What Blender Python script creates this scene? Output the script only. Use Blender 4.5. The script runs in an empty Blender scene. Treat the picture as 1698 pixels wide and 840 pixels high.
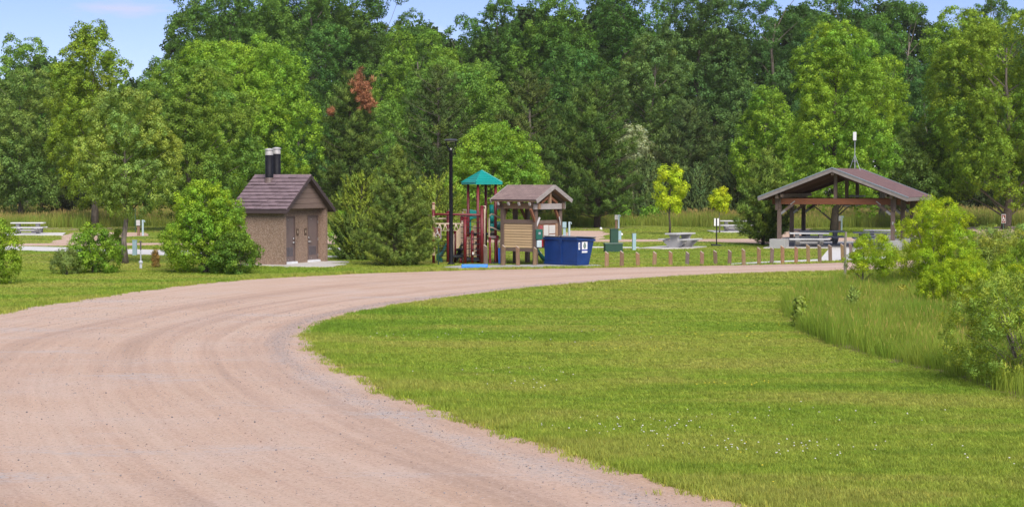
import bpy, math, random
import numpy as np
from mathutils import Vector, Matrix

# ------------------------------------------------------------------ camera, world, sun, exposure
scene = bpy.context.scene
C = scene.collection
CAM_Z = 3.6
F = 2800.0                      # focal length in photo pixels (photo is 1698 x 840)
PITCH = math.atan(120.0 / F)
cam_data = bpy.data.cameras.new("camera")
cam = bpy.data.objects.new("camera", cam_data)
C.objects.link(cam)
cam.location = (0, 0, CAM_Z)
cam.rotation_euler = (math.pi / 2 - PITCH, 0, 0)
cam_data.sensor_width = 36.0
cam_data.lens = 36.0 * F / 1698.0
cam_data.clip_start = 0.5
cam_data.clip_end = 6000
scene.camera = cam

SUN_EL, SUN_AZ = math.radians(44), math.radians(162)    # azimuth clockwise from +Y (the view direction)
world = bpy.data.worlds.new("World")
scene.world = world
world.use_nodes = True
wt = world.node_tree
wt.nodes.clear()
w_out = wt.nodes.new("ShaderNodeOutputWorld")
w_bg = wt.nodes.new("ShaderNodeBackground")
w_bg.inputs[1].default_value = 0.10
sky = wt.nodes.new("ShaderNodeTexSky")
sky.sky_type = 'NISHITA'
sky.sun_disc = False
sky.sun_elevation = SUN_EL
sky.sun_rotation = SUN_AZ
sky.air_density = 1.0
sky.dust_density = 0.0
sky.altitude = 2200
sky.ozone_density = 3.0
# thin fair-weather cloud: one noise over the whole dome
w_tc = wt.nodes.new("ShaderNodeTexCoord")
w_map = wt.nodes.new("ShaderNodeMapping")
w_map.inputs['Location'].default_value = (0.62, 0.1, 0.35)
w_map.inputs['Scale'].default_value = (1.6, 1.6, 9.0)
w_noise = wt.nodes.new("ShaderNodeTexNoise")
w_noise.inputs['Scale'].default_value = 2.2
w_noise.inputs['Detail'].default_value = 6
w_noise.inputs['Roughness'].default_value = 0.55
w_ramp = wt.nodes.new("ShaderNodeValToRGB")
w_ramp.color_ramp.elements[0].position = 0.50
w_ramp.color_ramp.elements[1].position = 0.72
w_mix = wt.nodes.new("ShaderNodeMix")
w_mix.data_type = 'RGBA'
w_mix.inputs['B'].default_value = (6.6, 6.3, 6.6, 1)
wt.links.new(w_tc.outputs['Generated'], w_map.inputs[0])
wt.links.new(w_map.outputs[0], w_noise.inputs['Vector'])
wt.links.new(w_noise.outputs[0], w_ramp.inputs[0])
wt.links.new(w_ramp.outputs[0], w_mix.inputs['Factor'])
w_tint = wt.nodes.new("ShaderNodeMix"); w_tint.data_type = 'RGBA'; w_tint.blend_type = 'MULTIPLY'
w_tint.inputs['Factor'].default_value = 1.0; w_tint.inputs['B'].default_value = (0.575, 0.525, 0.65, 1)
wt.links.new(sky.outputs[0], w_tint.inputs['A'])
wt.links.new(w_tint.outputs['Result'], w_mix.inputs['A'])
# one small low streak of cloud at the upper left of the view
_cv = Vector(((205 - 849.0) / F, math.cos(PITCH) - (16 - 420.0) / F * math.sin(PITCH), -math.sin(PITCH) - (16 - 420.0) / F * math.cos(PITCH))).normalized()
w_sub = wt.nodes.new("ShaderNodeVectorMath"); w_sub.operation = 'SUBTRACT'; w_sub.inputs[1].default_value = _cv
w_mul = wt.nodes.new("ShaderNodeVectorMath"); w_mul.operation = 'MULTIPLY'; w_mul.inputs[1].default_value = (1 / 0.034, 8.0, 1 / 0.0062)
w_len = wt.nodes.new("ShaderNodeVectorMath"); w_len.operation = 'LENGTH'
w_n2 = wt.nodes.new("ShaderNodeTexNoise"); w_n2.inputs['Scale'].default_value = 1.6; w_n2.inputs['Detail'].default_value = 5
w_ma = wt.nodes.new("ShaderNodeMath"); w_ma.operation = 'MULTIPLY_ADD'; w_ma.inputs[1].default_value = 1.5
w_r2 = wt.nodes.new("ShaderNodeMapRange"); w_r2.inputs['From Min'].default_value = 1.62; w_r2.inputs['From Max'].default_value = 0.9; w_r2.inputs['To Max'].default_value = 0.6
w_mx2 = wt.nodes.new("ShaderNodeMix"); w_mx2.data_type = 'RGBA'; w_mx2.inputs['B'].default_value = (3.6, 3.5, 4.1, 1)
wt.links.new(w_tc.outputs['Generated'], w_sub.inputs[0]); wt.links.new(w_sub.outputs[0], w_mul.inputs[0]); wt.links.new(w_mul.outputs[0], w_len.inputs[0])
wt.links.new(w_mul.outputs[0], w_n2.inputs['Vector']); wt.links.new(w_n2.outputs[0], w_ma.inputs[0]); wt.links.new(w_len.outputs['Value'], w_ma.inputs[2])
wt.links.new(w_ma.outputs[0], w_r2.inputs['Value']); wt.links.new(w_r2.outputs[0], w_mx2.inputs['Factor'])
wt.links.new(w_mix.outputs['Result'], w_mx2.inputs['A'])
wt.links.new(w_mx2.outputs['Result'], w_bg.inputs[0])
wt.links.new(w_bg.outputs[0], w_out.inputs[0])

sun_data = bpy.data.lights.new("sun", 'SUN')
sun_data.energy = 2.6
sun_data.angle = math.radians(44)
sun_data.color = (1.0, 0.95, 0.87)
sun = bpy.data.objects.new("sun", sun_data)
C.objects.link(sun)
_sd = Vector((math.sin(SUN_AZ) * math.cos(SUN_EL), math.cos(SUN_AZ) * math.cos(SUN_EL), math.sin(SUN_EL)))
sun.rotation_euler = _sd.to_track_quat('Z', 'Y').to_euler()

scene.view_settings.view_transform = 'Standard'
scene.view_settings.look = 'None'
scene.view_settings.gamma = 1.0
scene.view_settings.use_curve_mapping = False
scene.view_settings.exposure = 1.05
scene.render.engine = 'CYCLES'
cy = scene.cycles
cy.max_bounces = 6
cy.diffuse_bounces = 3
cy.glossy_bounces = 2
cy.transmission_bounces = 3
cy.transparent_max_bounces = 4
cy.use_denoising = True
cy.caustics_reflective = False
cy.caustics_refractive = False

# ------------------------------------------------------------------ geometry of the view: where a point of the photograph stands
ca, sa = math.cos(PITCH), math.sin(PITCH)
def ray(px, py):
    x = (px - 849.0) / F
    v = (py - 420.0) / F
    return Vector((x, ca - v * sa, -sa - v * ca))
def G(px, py):                       # ground point (z = 0)
    r = ray(px, py)
    t = -CAM_Z / r.z
    return Vector((r.x * t, r.y * t, 0))
def at(px, py, d):                   # point at distance d along the view
    r = ray(px, py)
    t = d / r.y
    return Vector((r.x * t, d, CAM_Z + r.z * t))
def dist(py):
    return G(849, py).y

# ------------------------------------------------------------------ object helpers
def tag(o, label=None, cat=None, group=None, kind=None):
    if label: o['label'] = label
    if cat: o['category'] = cat
    if group: o['group'] = group
    if kind: o['kind'] = kind
    return o
def thing(name, label, cat, loc, rz=0.0, group=None):
    o = bpy.data.objects.new(name, None)
    o.empty_display_size = 0.2
    C.objects.link(o)
    o.location = loc
    o.rotation_euler = (0, 0, rz)
    return tag(o, label, cat, group)
def link_mesh(name, me, parent=None, mat=None):
    o = bpy.data.objects.new(name, me)
    C.objects.link(o)
    if parent is not None: o.parent = parent
    if mat is not None and not me.materials: me.materials.append(mat)
    return o
class MB:
    def __init__(s): s.v = []; s.f = []
    def add(s, vs, fs):
        n = len(s.v)
        s.v += [tuple(p) for p in vs]
        s.f += [tuple(i + n for i in f) for f in fs]
        return s
    def box(s, c, size, rz=0.0, m=None):
        hx, hy, hz = size[0] / 2, size[1] / 2, size[2] / 2
        R = m if m is not None else Matrix.Rotation(rz, 3, 'Z')
        vs = [R @ Vector((x, y, z)) + Vector(c) for x in (-hx, hx) for y in (-hy, hy) for z in (-hz, hz)]
        return s.add(vs, [(0, 1, 3, 2), (4, 6, 7, 5), (0, 4, 5, 1), (2, 3, 7, 6), (0, 2, 6, 4), (1, 5, 7, 3)])
    def bar(s, a, b, w, h, up=(0, 0, 1)):           # rectangular bar from a to b
        a, b = Vector(a), Vector(b)
        d = b - a; L = d.length; d.normalize()
        u = Vector(up)
        if abs(d.dot(u)) > 0.97: u = Vector((0, 1, 0))
        x = d.cross(u).normalized(); z = x.cross(d).normalized()
        m = Matrix((x, d, z)).transposed()
        return s.box((a + b) / 2, (w, L, h), m=m)
    def prism(s, poly, axis, t0, t1):               # poly in the two other axes, extruded along axis
        n = len(poly)
        def p(q, t):
            if axis == 2: return (q[0], q[1], t)
            if axis == 1: return (q[0], t, q[1])
            return (t, q[0], q[1])
        vs = [p(q, t0) for q in poly] + [p(q, t1) for q in poly]
        fs = [tuple(range(n - 1, -1, -1)), tuple(range(n, 2 * n))] + [(i, (i + 1) % n, n + (i + 1) % n, n + i) for i in range(n)]
        return s.add(vs, fs)
    def tube(s, pts, rad, n=8, cap=True):
        pts = [Vector(p) for p in pts]
        if not hasattr(rad, '__len__'): rad = [rad] * len(pts)
        rings = []
        for i, p in enumerate(pts):
            d = (pts[min(i + 1, len(pts) - 1)] - pts[max(i - 1, 0)]).normalized()
            u = Vector((0, 0, 1)) if abs(d.z) < 0.9 else Vector((1, 0, 0))
            x = d.cross(u).normalized(); y = d.cross(x).normalized()
            rings.append([p + (x * math.cos(2 * math.pi * k / n) + y * math.sin(2 * math.pi * k / n)) * rad[i] for k in range(n)])
        vs = [q for r in rings for q in r]
        fs = []
        for i in range(len(pts) - 1):
            for k in range(n):
                a = i * n + k; b = i * n + (k + 1) % n
                fs.append((a, a + n, b + n, b))
        if cap:
            fs.append(tuple(range(n)))
            fs.append(tuple(range((len(pts) - 1) * n + n - 1, (len(pts) - 1) * n - 1, -1)))
        return s.add(vs, fs)
    def lathe(s, prof, n=16, c=(0, 0, 0)):
        vs = []; fs = []
        for (r, z) in prof:
            vs += [(c[0] + r * math.cos(2 * math.pi * k / n), c[1] + r * math.sin(2 * math.pi * k / n), c[2] + z) for k in range(n)]
        for i in range(len(prof) - 1):
            for k in range(n):
                a = i * n + k; b = i * n + (k + 1) % n
                fs.append((a, b, b + n, a + n))
        fs.append(tuple(range(n - 1, -1, -1)))
        fs.append(tuple(range((len(prof) - 1) * n, len(prof) * n)))
        return s.add(vs, fs)
    def mesh(s, name, mat, smooth=False):
        me = bpy.data.meshes.new(name)
        me.from_pydata(s.v, [], s.f)
        me.materials.append(mat)
        if smooth: me.polygons.foreach_set('use_smooth', [True] * len(me.polygons))
        me.update()
        return me
    def build(s, name, mat, parent=None, smooth=False, bevel=0.0):
        o = link_mesh(name, s.mesh(name, mat, smooth), parent)
        if bevel:
            b = o.modifiers.new('bevel', 'BEVEL'); b.width = bevel; b.segments = 2; b.limit_method = 'ANGLE'
        return o

# ------------------------------------------------------------------ materials
def nt_new(name):
    m = bpy.data.materials.new(name)
    m.use_nodes = True
    nt = m.node_tree
    b = nt.nodes['Principled BSDF']
    return m, nt, b
def node(nt, t, **kw):
    n = nt.nodes.new(t)
    for k, v in kw.items():
        if k in n.inputs.keys(): n.inputs[k].default_value = v
        else: setattr(n, k, v)
    return n
def mixc(nt, fac, a, b, blend='MIX'):
    n = nt.nodes.new('ShaderNodeMix'); n.data_type = 'RGBA'; n.blend_type = blend
    for s, v in (('Factor', fac), ('A', a), ('B', b)):
        if isinstance(v, bpy.types.NodeSocket): nt.links.new(v, n.inputs[s])
        elif s == 'Factor': n.inputs[s].default_value = v
        else: n.inputs[s].default_value = tuple(v) + (1,) if len(v) == 3 else v
    return n.outputs['Result']
def ramp(nt, val, stops):
    n = nt.nodes.new('ShaderNodeValToRGB')
    e = n.color_ramp.elements
    while len(e) < len(stops): e.new(0.5)
    for i, (p, c) in enumerate(stops):
        e[i].position = p
        e[i].color = (c, c, c, 1) if not hasattr(c, '__len__') else (tuple(c) + (1,) if len(c) == 3 else c)
    nt.links.new(val, n.inputs[0])
    return n.outputs[0]
def noise(nt, vec, scale, detail=4, rough=0.55, dist_=0.0):
    n = node(nt, 'ShaderNodeTexNoise', Scale=scale, Detail=detail, Roughness=rough, Distortion=dist_)
    if vec is not None: nt.links.new(vec, n.inputs['Vector'])
    return n.outputs[0]
def coords(nt, which='Object', scale=None):
    tc = nt.nodes.new('ShaderNodeTexCoord').outputs[which]
    if scale is None: return tc
    m = nt.nodes.new('ShaderNodeMapping')
    m.inputs['Scale'].default_value = scale
    nt.links.new(tc, m.inputs[0])
    return m.outputs[0]
def position(nt, scale=None):
    g = nt.nodes.new('ShaderNodeNewGeometry').outputs['Position']
    if scale is None: return g
    m = nt.nodes.new('ShaderNodeMapping')
    m.inputs['Scale'].default_value = scale
    nt.links.new(g, m.inputs[0])
    return m.outputs[0]
def bump(nt, b, h, strength=0.3, distance=0.02):
    n = node(nt, 'ShaderNodeBump', Strength=strength, Distance=distance)
    nt.links.new(h, n.inputs['Height'])
    nt.links.new(n.outputs[0], b.inputs['Normal'])
_mats = {}
def paint(name, col, rough=0.5, var=0.12, scale=6, metal=0.0, spec=0.4, dirt=None, bump_s=0.0, stretch=None, obj_var=0.0):
    """coloured surface with uneven tone, a second wear colour in blotches and a little relief"""
    if name in _mats: return _mats[name]
    m, nt, b = nt_new(name)
    co = coords(nt, 'Object', stretch)
    n1 = noise(nt, co, scale, 5, 0.6)
    lo = tuple(c * (1 - var * 1.4) for c in col); hi = tuple(min(1, c * (1 + var)) for c in col)
    out = ramp(nt, n1, [(0.3, lo), (0.7, hi)])
    if dirt:
        n2 = noise(nt, co, scale * 0.35, 6, 0.65)
        out = mixc(nt, ramp(nt, n2, [(0.52, 0.0), (0.72, 0.7)]), out, dirt)
    if obj_var:
        oi = nt.nodes.new('ShaderNodeObjectInfo')
        out = mixc(nt, 1.0, out, ramp(nt, oi.outputs['Random'], [(0, 1 - obj_var), (1, 1.0)]), 'MULTIPLY')
    nt.links.new(out, b.inputs['Base Color'])
    b.inputs['Roughness'].default_value = rough
    b.inputs['Metallic'].default_value = metal
    b.inputs['Specular IOR Level'].default_value = spec
    if bump_s: bump(nt, b, n1, bump_s, 0.02)
    _mats[name] = m
    return m
def wood(name, col, dark, axis=2, rough=0.8, tint_obj=False):
    if name in _mats: return _mats[name]
    m, nt, b = nt_new(name)
    sc = [14, 14, 14]; sc[axis] = 1.2
    co = coords(nt, 'Object', sc)
    n1 = noise(nt, co, 3, 6, 0.65, 0.4)
    out = ramp(nt, n1, [(0.3, dark), (0.65, col)])
    oi = nt.nodes.new('ShaderNodeObjectInfo')
    if tint_obj: out = mixc(nt, 1.0, out, oi.outputs['Color'], 'MULTIPLY')
    out = mixc(nt, 1.0, out, ramp(nt, oi.outputs['Random'], [(0, 0.8), (1, 1.0)]), 'MULTIPLY')
    nt.links.new(out, b.inputs['Base Color'])
    b.inputs['Roughness'].default_value = rough
    b.inputs['Specular IOR Level'].default_value = 0.2
    bump(nt, b, n1, 0.4, 0.01)
    _mats[name] = m
    return m
def leaf_material(name, trans=0.35, rough=0.55):
    m, nt, b = nt_new(name)
    at_ = node(nt, 'ShaderNodeAttribute', attribute_name='tint')
    ai = node(nt, 'ShaderNodeAttribute', attribute_name='itint', attribute_type='INSTANCER')
    col = mixc(nt, 1.0, at_.outputs['Color'], ai.outputs['Color'], 'MULTIPLY')
    nt.links.new(col, b.inputs['Base Color'])
    b.inputs['Roughness'].default_value = rough
    b.inputs['Specular IOR Level'].default_value = 0.25
    tr = nt.nodes.new('ShaderNodeBsdfTranslucent')
    tcol = mixc(nt, 1.0, col, (1.25, 1.15, 0.55), 'MULTIPLY')
    nt.links.new(tcol, tr.inputs['Color'])
    mx = nt.nodes.new('ShaderNodeMixShader'); mx.inputs[0].default_value = trans
    nt.links.new(b.outputs[0], mx.inputs[1]); nt.links.new(tr.outputs[0], mx.inputs[2])
    nt.links.new(mx.outputs[0], nt.nodes['Material Output'].inputs[0])
    return m
M_LEAF = leaf_material('broad_leaf', 0.42)
M_NEEDLE = leaf_material('needle_leaf', 0.15, 0.65)

def bark_mat(name, c1, c2):
    m, nt, b = nt_new(name)
    co = coords(nt, 'Object', (9, 9, 1.5))
    n1 = noise(nt, co, 2.0, 6, 0.7, 0.5)
    nt.links.new(ramp(nt, n1, [(0.35, c1), (0.65, c2)]), b.inputs['Base Color'])
    b.inputs['Roughness'].default_value = 0.9
    bump(nt, b, n1, 0.7, 0.04)
    return m
M_BARK = bark_mat('grey_bark', (0.075, 0.058, 0.045), (0.24, 0.2, 0.165))
M_BARK_DARK = bark_mat('dark_bark', (0.03, 0.022, 0.017), (0.11, 0.08, 0.06))

def concrete_mat(name, col, var=0.12):
    m, nt, b = nt_new(name)
    p = position(nt)
    n1 = noise(nt, p, 1.1, 6, 0.65); n2 = noise(nt, p, 22, 3, 0.6)
    a = ramp(nt, n1, [(0.3, tuple(c * (1 - var * 1.5) for c in col)), (0.7, tuple(c * (1 + var) for c in col))])
    out = mixc(nt, 0.5, a, ramp(nt, n2, [(0.35, tuple(c * 0.8 for c in col)), (0.65, tuple(c * 1.1 for c in col))]))
    nt.links.new(out, b.inputs['Base Color'])
    b.inputs['Roughness'].default_value = 0.9
    bump(nt, b, n2, 0.25, 0.01)
    return m
M_CONC = concrete_mat('pale_concrete', (0.50, 0.47, 0.44))
M_CONC_GREY = concrete_mat('grey_concrete', (0.36, 0.35, 0.345))
M_CONC_WHITE = concrete_mat('light_concrete', (0.60, 0.58, 0.56), 0.08)

# grass colour: one node chain for the soil sheet and for the blades on it, driven by where the point is
def grass_colour(nt):
    p = position(nt)
    ps = position(nt, (0.35, 1.0, 1.0))
    big = noise(nt, position(nt, (0.06, 0.13, 0.0)), 1.0, 4, 0.6, 0.6)
    mid = noise(nt, ps, 0.42, 5, 0.65, 0.3)
    fine = noise(nt, p, 3.2, 4, 0.7)
    c = ramp(nt, big, [(0.30, (0.205, 0.330, 0.032)), (0.50, (0.280, 0.365, 0.048)), (0.70, (0.345, 0.380, 0.070))])
    c = mixc(nt, ramp(nt, mid, [(0.47, 0.0), (0.62, 0.85)]), c, (0.365, 0.372, 0.085))
    c = mixc(nt, ramp(nt, mid, [(0.32, 0.85), (0.47, 0.0)]), c, (0.155, 0.265, 0.028))
    return mixc(nt, 1.0, c, ramp(nt, fine, [(0.3, 0.72), (0.7, 1.2)]), 'MULTIPLY')
def ground_mat():
    m, nt, b = nt_new('mown_grass_ground')
    c = grass_colour(nt)
    p = position(nt)
    f = noise(nt, p, 9, 5, 0.75)
    c = mixc(nt, 1.0, c, ramp(nt, f, [(0.3, 0.5), (0.7, 0.9)]), 'MULTIPLY')
    soil = noise(nt, position(nt, (0.5, 1, 1)), 0.9, 5, 0.7)
    c = mixc(nt, ramp(nt, soil, [(0.62, 0.0), (0.8, 0.6)]), c, (0.24, 0.19, 0.10))
    nt.links.new(c, b.inputs['Base Color'])
    b.inputs['Roughness'].default_value = 0.95
    b.inputs['Specular IOR Level'].default_value = 0.1
    bump(nt, b, f, 0.6, 0.05)
    return m
M_GROUND = ground_mat()
def blade_mat(name, mul=(1, 1, 1), straw=0.0, trans=0.3, base_col=None):
    m, nt, b = nt_new(name)
    c = grass_colour(nt) if base_col is None else None
    if c is None:
        n = noise(nt, position(nt, (0.5, 0.8, 0.3)), 0.5, 4, 0.6)
        c = ramp(nt, n, [(0.32, base_col[0]), (0.66, base_col[1])])
    a = node(nt, 'ShaderNodeAttribute', attribute_name='tint')
    c = mixc(nt, 1.0, c, a.outputs['Color'], 'MULTIPLY')
    c = mixc(nt, 1.0, c, mul, 'MULTIPLY')
    oi = nt.nodes.new('ShaderNodeObjectInfo')
    c = mixc(nt, 1.0, c, ramp(nt, oi.outputs['Random'], [(0, 0.86), (1, 1.12)]), 'MULTIPLY')
    nt.links.new(c, b.inputs['Base Color'])
    b.inputs['Roughness'].default_value = 0.6
    b.inputs['Specular IOR Level'].default_value = 0.2
    tr = nt.nodes.new('ShaderNodeBsdfTranslucent'); nt.links.new(c, tr.inputs['Color'])
    mx = nt.nodes.new('ShaderNodeMixShader'); mx.inputs[0].default_value = trans
    nt.links.new(b.outputs[0], mx.inputs[1]); nt.links.new(tr.outputs[0], mx.inputs[2])
    nt.links.new(mx.outputs[0], nt.nodes['Material Output'].inputs[0])
    return m

def gravel_mat(name, uv=True):
    """pinkish gravel: wheel tracks run along the road (UV), stones are position noise"""
    m, nt, b = nt_new(name)
    p = position(nt)
    s1 = noise(nt, p, 22, 4, 0.85); s2 = noise(nt, p, 9, 4, 0.7); s3 = noise(nt, p, 0.45, 5, 0.6)
    c = ramp(nt, s3, [(0.32, (0.515, 0.350, 0.255)), (0.52, (0.54, 0.380, 0.292)), (0.70, (0.555, 0.415, 0.338))])
    if uv:
        u = coords(nt, 'UV', (1.0, 1.0, 1.0))
        mp = node(nt, 'ShaderNodeMapping'); mp.inputs['Scale'].default_value = (13.0, 0.03, 1)
        nt.links.new(u, mp.inputs[0])
        tr = noise(nt, mp.outputs[0], 1.0, 5, 0.62, 0.25)
        mp2 = node(nt, 'ShaderNodeMapping'); mp2.inputs['Scale'].default_value = (60.0, 0.12, 1)
        nt.links.new(u, mp2.inputs[0])
        tr2 = noise(nt, mp2.outputs[0], 1.0, 4, 0.6)
        c = mixc(nt, ramp(nt, tr, [(0.36, 0.6), (0.50, 0.0)]), c, (0.40, 0.275, 0.21))
        c = mixc(nt, ramp(nt, tr, [(0.50, 0.0), (0.64, 0.6)]), c, (0.59, 0.445, 0.35))
        c = mixc(nt, 1.0, c, ramp(nt, tr2, [(0.3, 0.93), (0.7, 1.05)]), 'MULTIPLY')
        # loose grey stone thrown to the inside of the bend, tan dirt right at the edge
        sep = node(nt, 'ShaderNodeSeparateXYZ'); nt.links.new(u, sep.inputs[0])
        wob = noise(nt, p, 0.8, 4, 0.6)
        ad = node(nt, 'ShaderNodeMath', operation='MULTIPLY_ADD'); ad.inputs[1].default_value = 0.09
        nt.links.new(wob, ad.inputs[0]); nt.links.new(sep.outputs[0], ad.inputs[2])
        band = ramp(nt, ad.outputs[0], [(0.09, 0.0), (0.115, 0.6), (0.125, 0.6), (0.155, 0.0)])
        gm = node(nt, 'ShaderNodeMath', operation='MULTIPLY'); nt.links.new(band, gm.inputs[0])
        nt.links.new(ramp(nt, s2, [(0.38, 0.0), (0.6, 1.0)]), gm.inputs[1])
        c = mixc(nt, gm.outputs[0], c, (0.40, 0.36, 0.355))
        c = mixc(nt, ramp(nt, ad.outputs[0], [(0.03, 0.8), (0.09, 0.0)]), c, (0.47, 0.30, 0.19))
        pg = noise(nt, position(nt, (0.35, 1.1, 1)), 0.55, 5, 0.7)
        gm2 = node(nt, 'ShaderNodeMath', operation='MULTIPLY'); nt.links.new(ramp(nt, pg, [(0.56, 0.0), (0.70, 0.8)]), gm2.inputs[0])
        nt.links.new(ramp(nt, s2, [(0.36, 0.0), (0.6, 1.0)]), gm2.inputs[1])
        c = mixc(nt, gm2.outputs[0], c, (0.46, 0.43, 0.43))
    c = mixc(nt, ramp(nt, s1, [(0.33, 0.9), (0.45, 0.0)]), c, (0.25, 0.18, 0.15))
    c = mixc(nt, ramp(nt, s1, [(0.55, 0.0), (0.68, 0.8)]), c, (0.64, 0.52, 0.45))
    nt.links.new(c, b.inputs['Base Color'])
    b.inputs['Roughness'].default_value = 0.95
    b.inputs['Specular IOR Level'].default_value = 0.15
    bump(nt, b, s1, 0.8, 0.03)
    return m
M_GRAVEL = gravel_mat('pink_gravel')
M_GRAVEL_FAR = gravel_mat('pink_gravel_far', uv=False)

# ------------------------------------------------------------------ the setting: ground, roads, slabs
def sheet(name, pts, z, mat, label=None):
    mb = MB(); mb.add([(p.x, p.y, z) for p in pts], [tuple(range(len(pts)))])
    o = mb.build(name, mat); o['kind'] = 'structure'
    if label: o['label'] = label
    return o
def densify(pts, step=1.5, wob=0.25, seed=1):
    r = random.Random(seed); out = []
    for i, a in enumerate(pts):
        b = pts[(i + 1) % len(pts)]
        L = (b - a).length; n = max(1, min(60, int(L / step)))
        for k in range(n):
            p = a.lerp(b, k / n)
            out.append(p + Vector((r.uniform(-wob, wob), r.uniform(-wob, wob), 0)) if k else p)
    return out
def slab(name, pts, z, mat, z0=-0.1):
    n = len(pts); mb = MB()
    mb.add([(p.x, p.y, z0) for p in pts] + [(p.x, p.y, z) for p in pts],
           [tuple(range(n, 2 * n))] + [(i, (i + 1) % n, n + (i + 1) % n, n + i) for i in range(n)])
    o = mb.build(name, mat); o['kind'] = 'structure'
    return o
sheet('ground', [Vector((-420, -80, 0)), Vector((420, -80, 0)), Vector((420, 480, 0)), Vector((-420, 480, 0))], 0.0, M_GROUND)

def resample(pts, n):
    L = [0]
    for a, b in zip(pts, pts[1:]): L.append(L[-1] + (b - a).length)
    out = []
    for k in range(n):
        t = L[-1] * k / (n - 1); i = 0
        while i < len(pts) - 2 and L[i + 1] < t: i += 1
        f = (t - L[i]) / max(1e-6, L[i + 1] - L[i])
        out.append(pts[i].lerp(pts[i + 1], min(1, max(0, f))))
    return out
def smooth(pts, it=3):
    for _ in range(it):
        q = [pts[0]]
        for a, b in zip(pts, pts[1:]):
            q += [a.lerp(b, 0.25), a.lerp(b, 0.75)]
        q.append(pts[-1]); pts = q
    return pts
V = Vector
IN = [[V((13, 4, 0)), V((7.5, 13.2, 0)), G(1400, 885), G(1230, 838), G(1140, 805), G(1000, 765), G(900, 736), G(800, 706), G(700, 668), G(600, 628), G(555, 602), G(528, 583), G(521, 567)],
      [G(521, 567), G(530, 545), G(560, 530), G(600, 520), G(650, 509.5), G(700, 502), G(800, 489), G(850, 483)],
      [G(850, 483), G(900, 477), G(1000, 468), G(1100, 461), G(1200, 456)],
      [G(1200, 456), G(1300, 452.5), G(1398, 450), G(1500, 447), G(1600, 444), G(1900, 436)]]
OUT = [[V((4, 1, 0)), V((-1.5, 5, 0)), V((-7, 11, 0)), V((-11.5, 19, 0)), V((-14.4, 29, 0)), V((-15.4, 38, 0))],
       [V((-15.4, 38, 0)), G(-60, 529), G(0, 519), G(60, 507.5), G(150, 494), G(200, 486), G(300, 473), G(400, 463.8), G(470, 459.5)],
       [G(470, 459.5), G(600, 453), G(700, 450), G(760, 448), G(850, 446), G(960, 444.5)],
       [G(960, 444.5), G(1100, 442), G(1200, 440), G(1300, 438), G(1400, 435), G(1500, 432), G(1600, 430), G(1900, 425)]]
NS = [90, 70, 40, 50]
rin, rout = [], []
for a, b, n in zip(IN, OUT, NS):
    rin += resample(a, n)[:-1]; rout += resample(b, n)[:-1]
rin.append(IN[-1][-1]); rout.append(OUT[-1][-1])
def relax(p, it=14):
    for _ in range(it):
        p = [p[0]] + [(p[i - 1] + p[i] * 2 + p[i + 1]) / 4 for i in range(1, len(p) - 1)] + [p[-1]]
    return p
rin, rout = relax(rin), relax(rout)
_rr = random.Random(5)
def jag(p, amp):
    out = []; w = 0
    for q in p:
        w = w * 0.55 + _rr.uniform(-amp, amp)
        out.append(q + Vector((w, w * 0.6, 0)))
    return out
rin_j, rout_j = jag(rin, 0.10), jag(rout, 0.14)
NU = 24
bm_v, bm_f, uvs = [], [], []
along = 0
for i in range(len(rin)):
    if i: along += ((rin[i] - rin[i - 1]).length + (rout[i] - rout[i - 1]).length) / 2
    for k in range(NU + 1):
        u = k / NU
        a = rin_j[i] if k == 0 else rin[i]; b_ = rout_j[i] if k == NU else rout[i]
        p = a.lerp(b_, u)
        z = 0.006 + 0.03 * math.sin(math.pi * u)
        bm_v.append((p.x, p.y, z)); uvs.append((u, along))
for i in range(len(rin) - 1):
    for k in range(NU):
        q = i * (NU + 1) + k
        bm_f.append((q, q + 1, q + NU + 2, q + NU + 1))
me = bpy.data.meshes.new('gravel_road')
me.from_pydata(bm_v, [], bm_f)
uvl = me.uv_layers.new(name='UVMap')
li = np.empty(len(me.loops), dtype=np.int32); me.loops.foreach_get('vertex_index', li)
uvl.data.foreach_set('uv', np.array(uvs, dtype=np.float32)[li].ravel())
me.materials.append(M_GRAVEL)
me.polygons.foreach_set('use_smooth', [True] * len(me.polygons))
road = link_mesh('gravel_road', me); road['kind'] = 'structure'
ROAD_POLY = np.array([(p.x, p.y) for p in rin_j] + [(p.x, p.y) for p in reversed(rout_j)])

def PP(*pxs): return [G(x, y) for x, y in pxs]
far_polys = {}
def far(name, pxs, z, mat, wob=0.25, thick=False):
    pts = densify(PP(*pxs), 1.6, wob, len(far_polys) + 3)
    far_polys[name + str(len(far_polys))] = np.array([(p.x, p.y) for p in pts])
    return slab(name, pts, z, mat) if thick else sheet(name, pts, z, mat)
# camp loop road behind everything, its spurs and the pads
far('loop_road', [(-200, 402.5), (31, 403.5), (118, 403.0), (300, 402.5), (560, 399), (800, 397.6), (943, 397.0), (1106, 396.8), (1180, 396.2), (1234, 395.8), (1290, 395.4), (1400, 393.6), (1500, 391.5), (1700, 388), (2000, 384),
                  (2000, 391), (1700, 395), (1500, 398.5), (1400, 400.0), (1330, 406), (1281, 405.5), (1234, 402.8), (1180, 401.0), (1106, 400.4), (943, 401.2), (800, 402), (560, 405), (300, 406.2), (118, 407.5), (31, 408), (-200, 408)], 0.006, M_GRAVEL_FAR)
far('gravel_spur', [(85, 403.8), (104, 393), (112, 387), (150, 384.6), (240, 385.8), (246, 391), (196, 393), (186, 403.8)], 0.010, M_GRAVEL_FAR)
far('gravel_spur', [(535, 400.0), (535, 386), (585, 386), (600, 400.0)], 0.011, M_GRAVEL_FAR)
far('gravel_spur', [(925, 398.0), (940, 382.5), (995, 382.8), (1012, 388.5), (1000, 392), (996, 398.0)], 0.012, M_GRAVEL_FAR)
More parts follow.
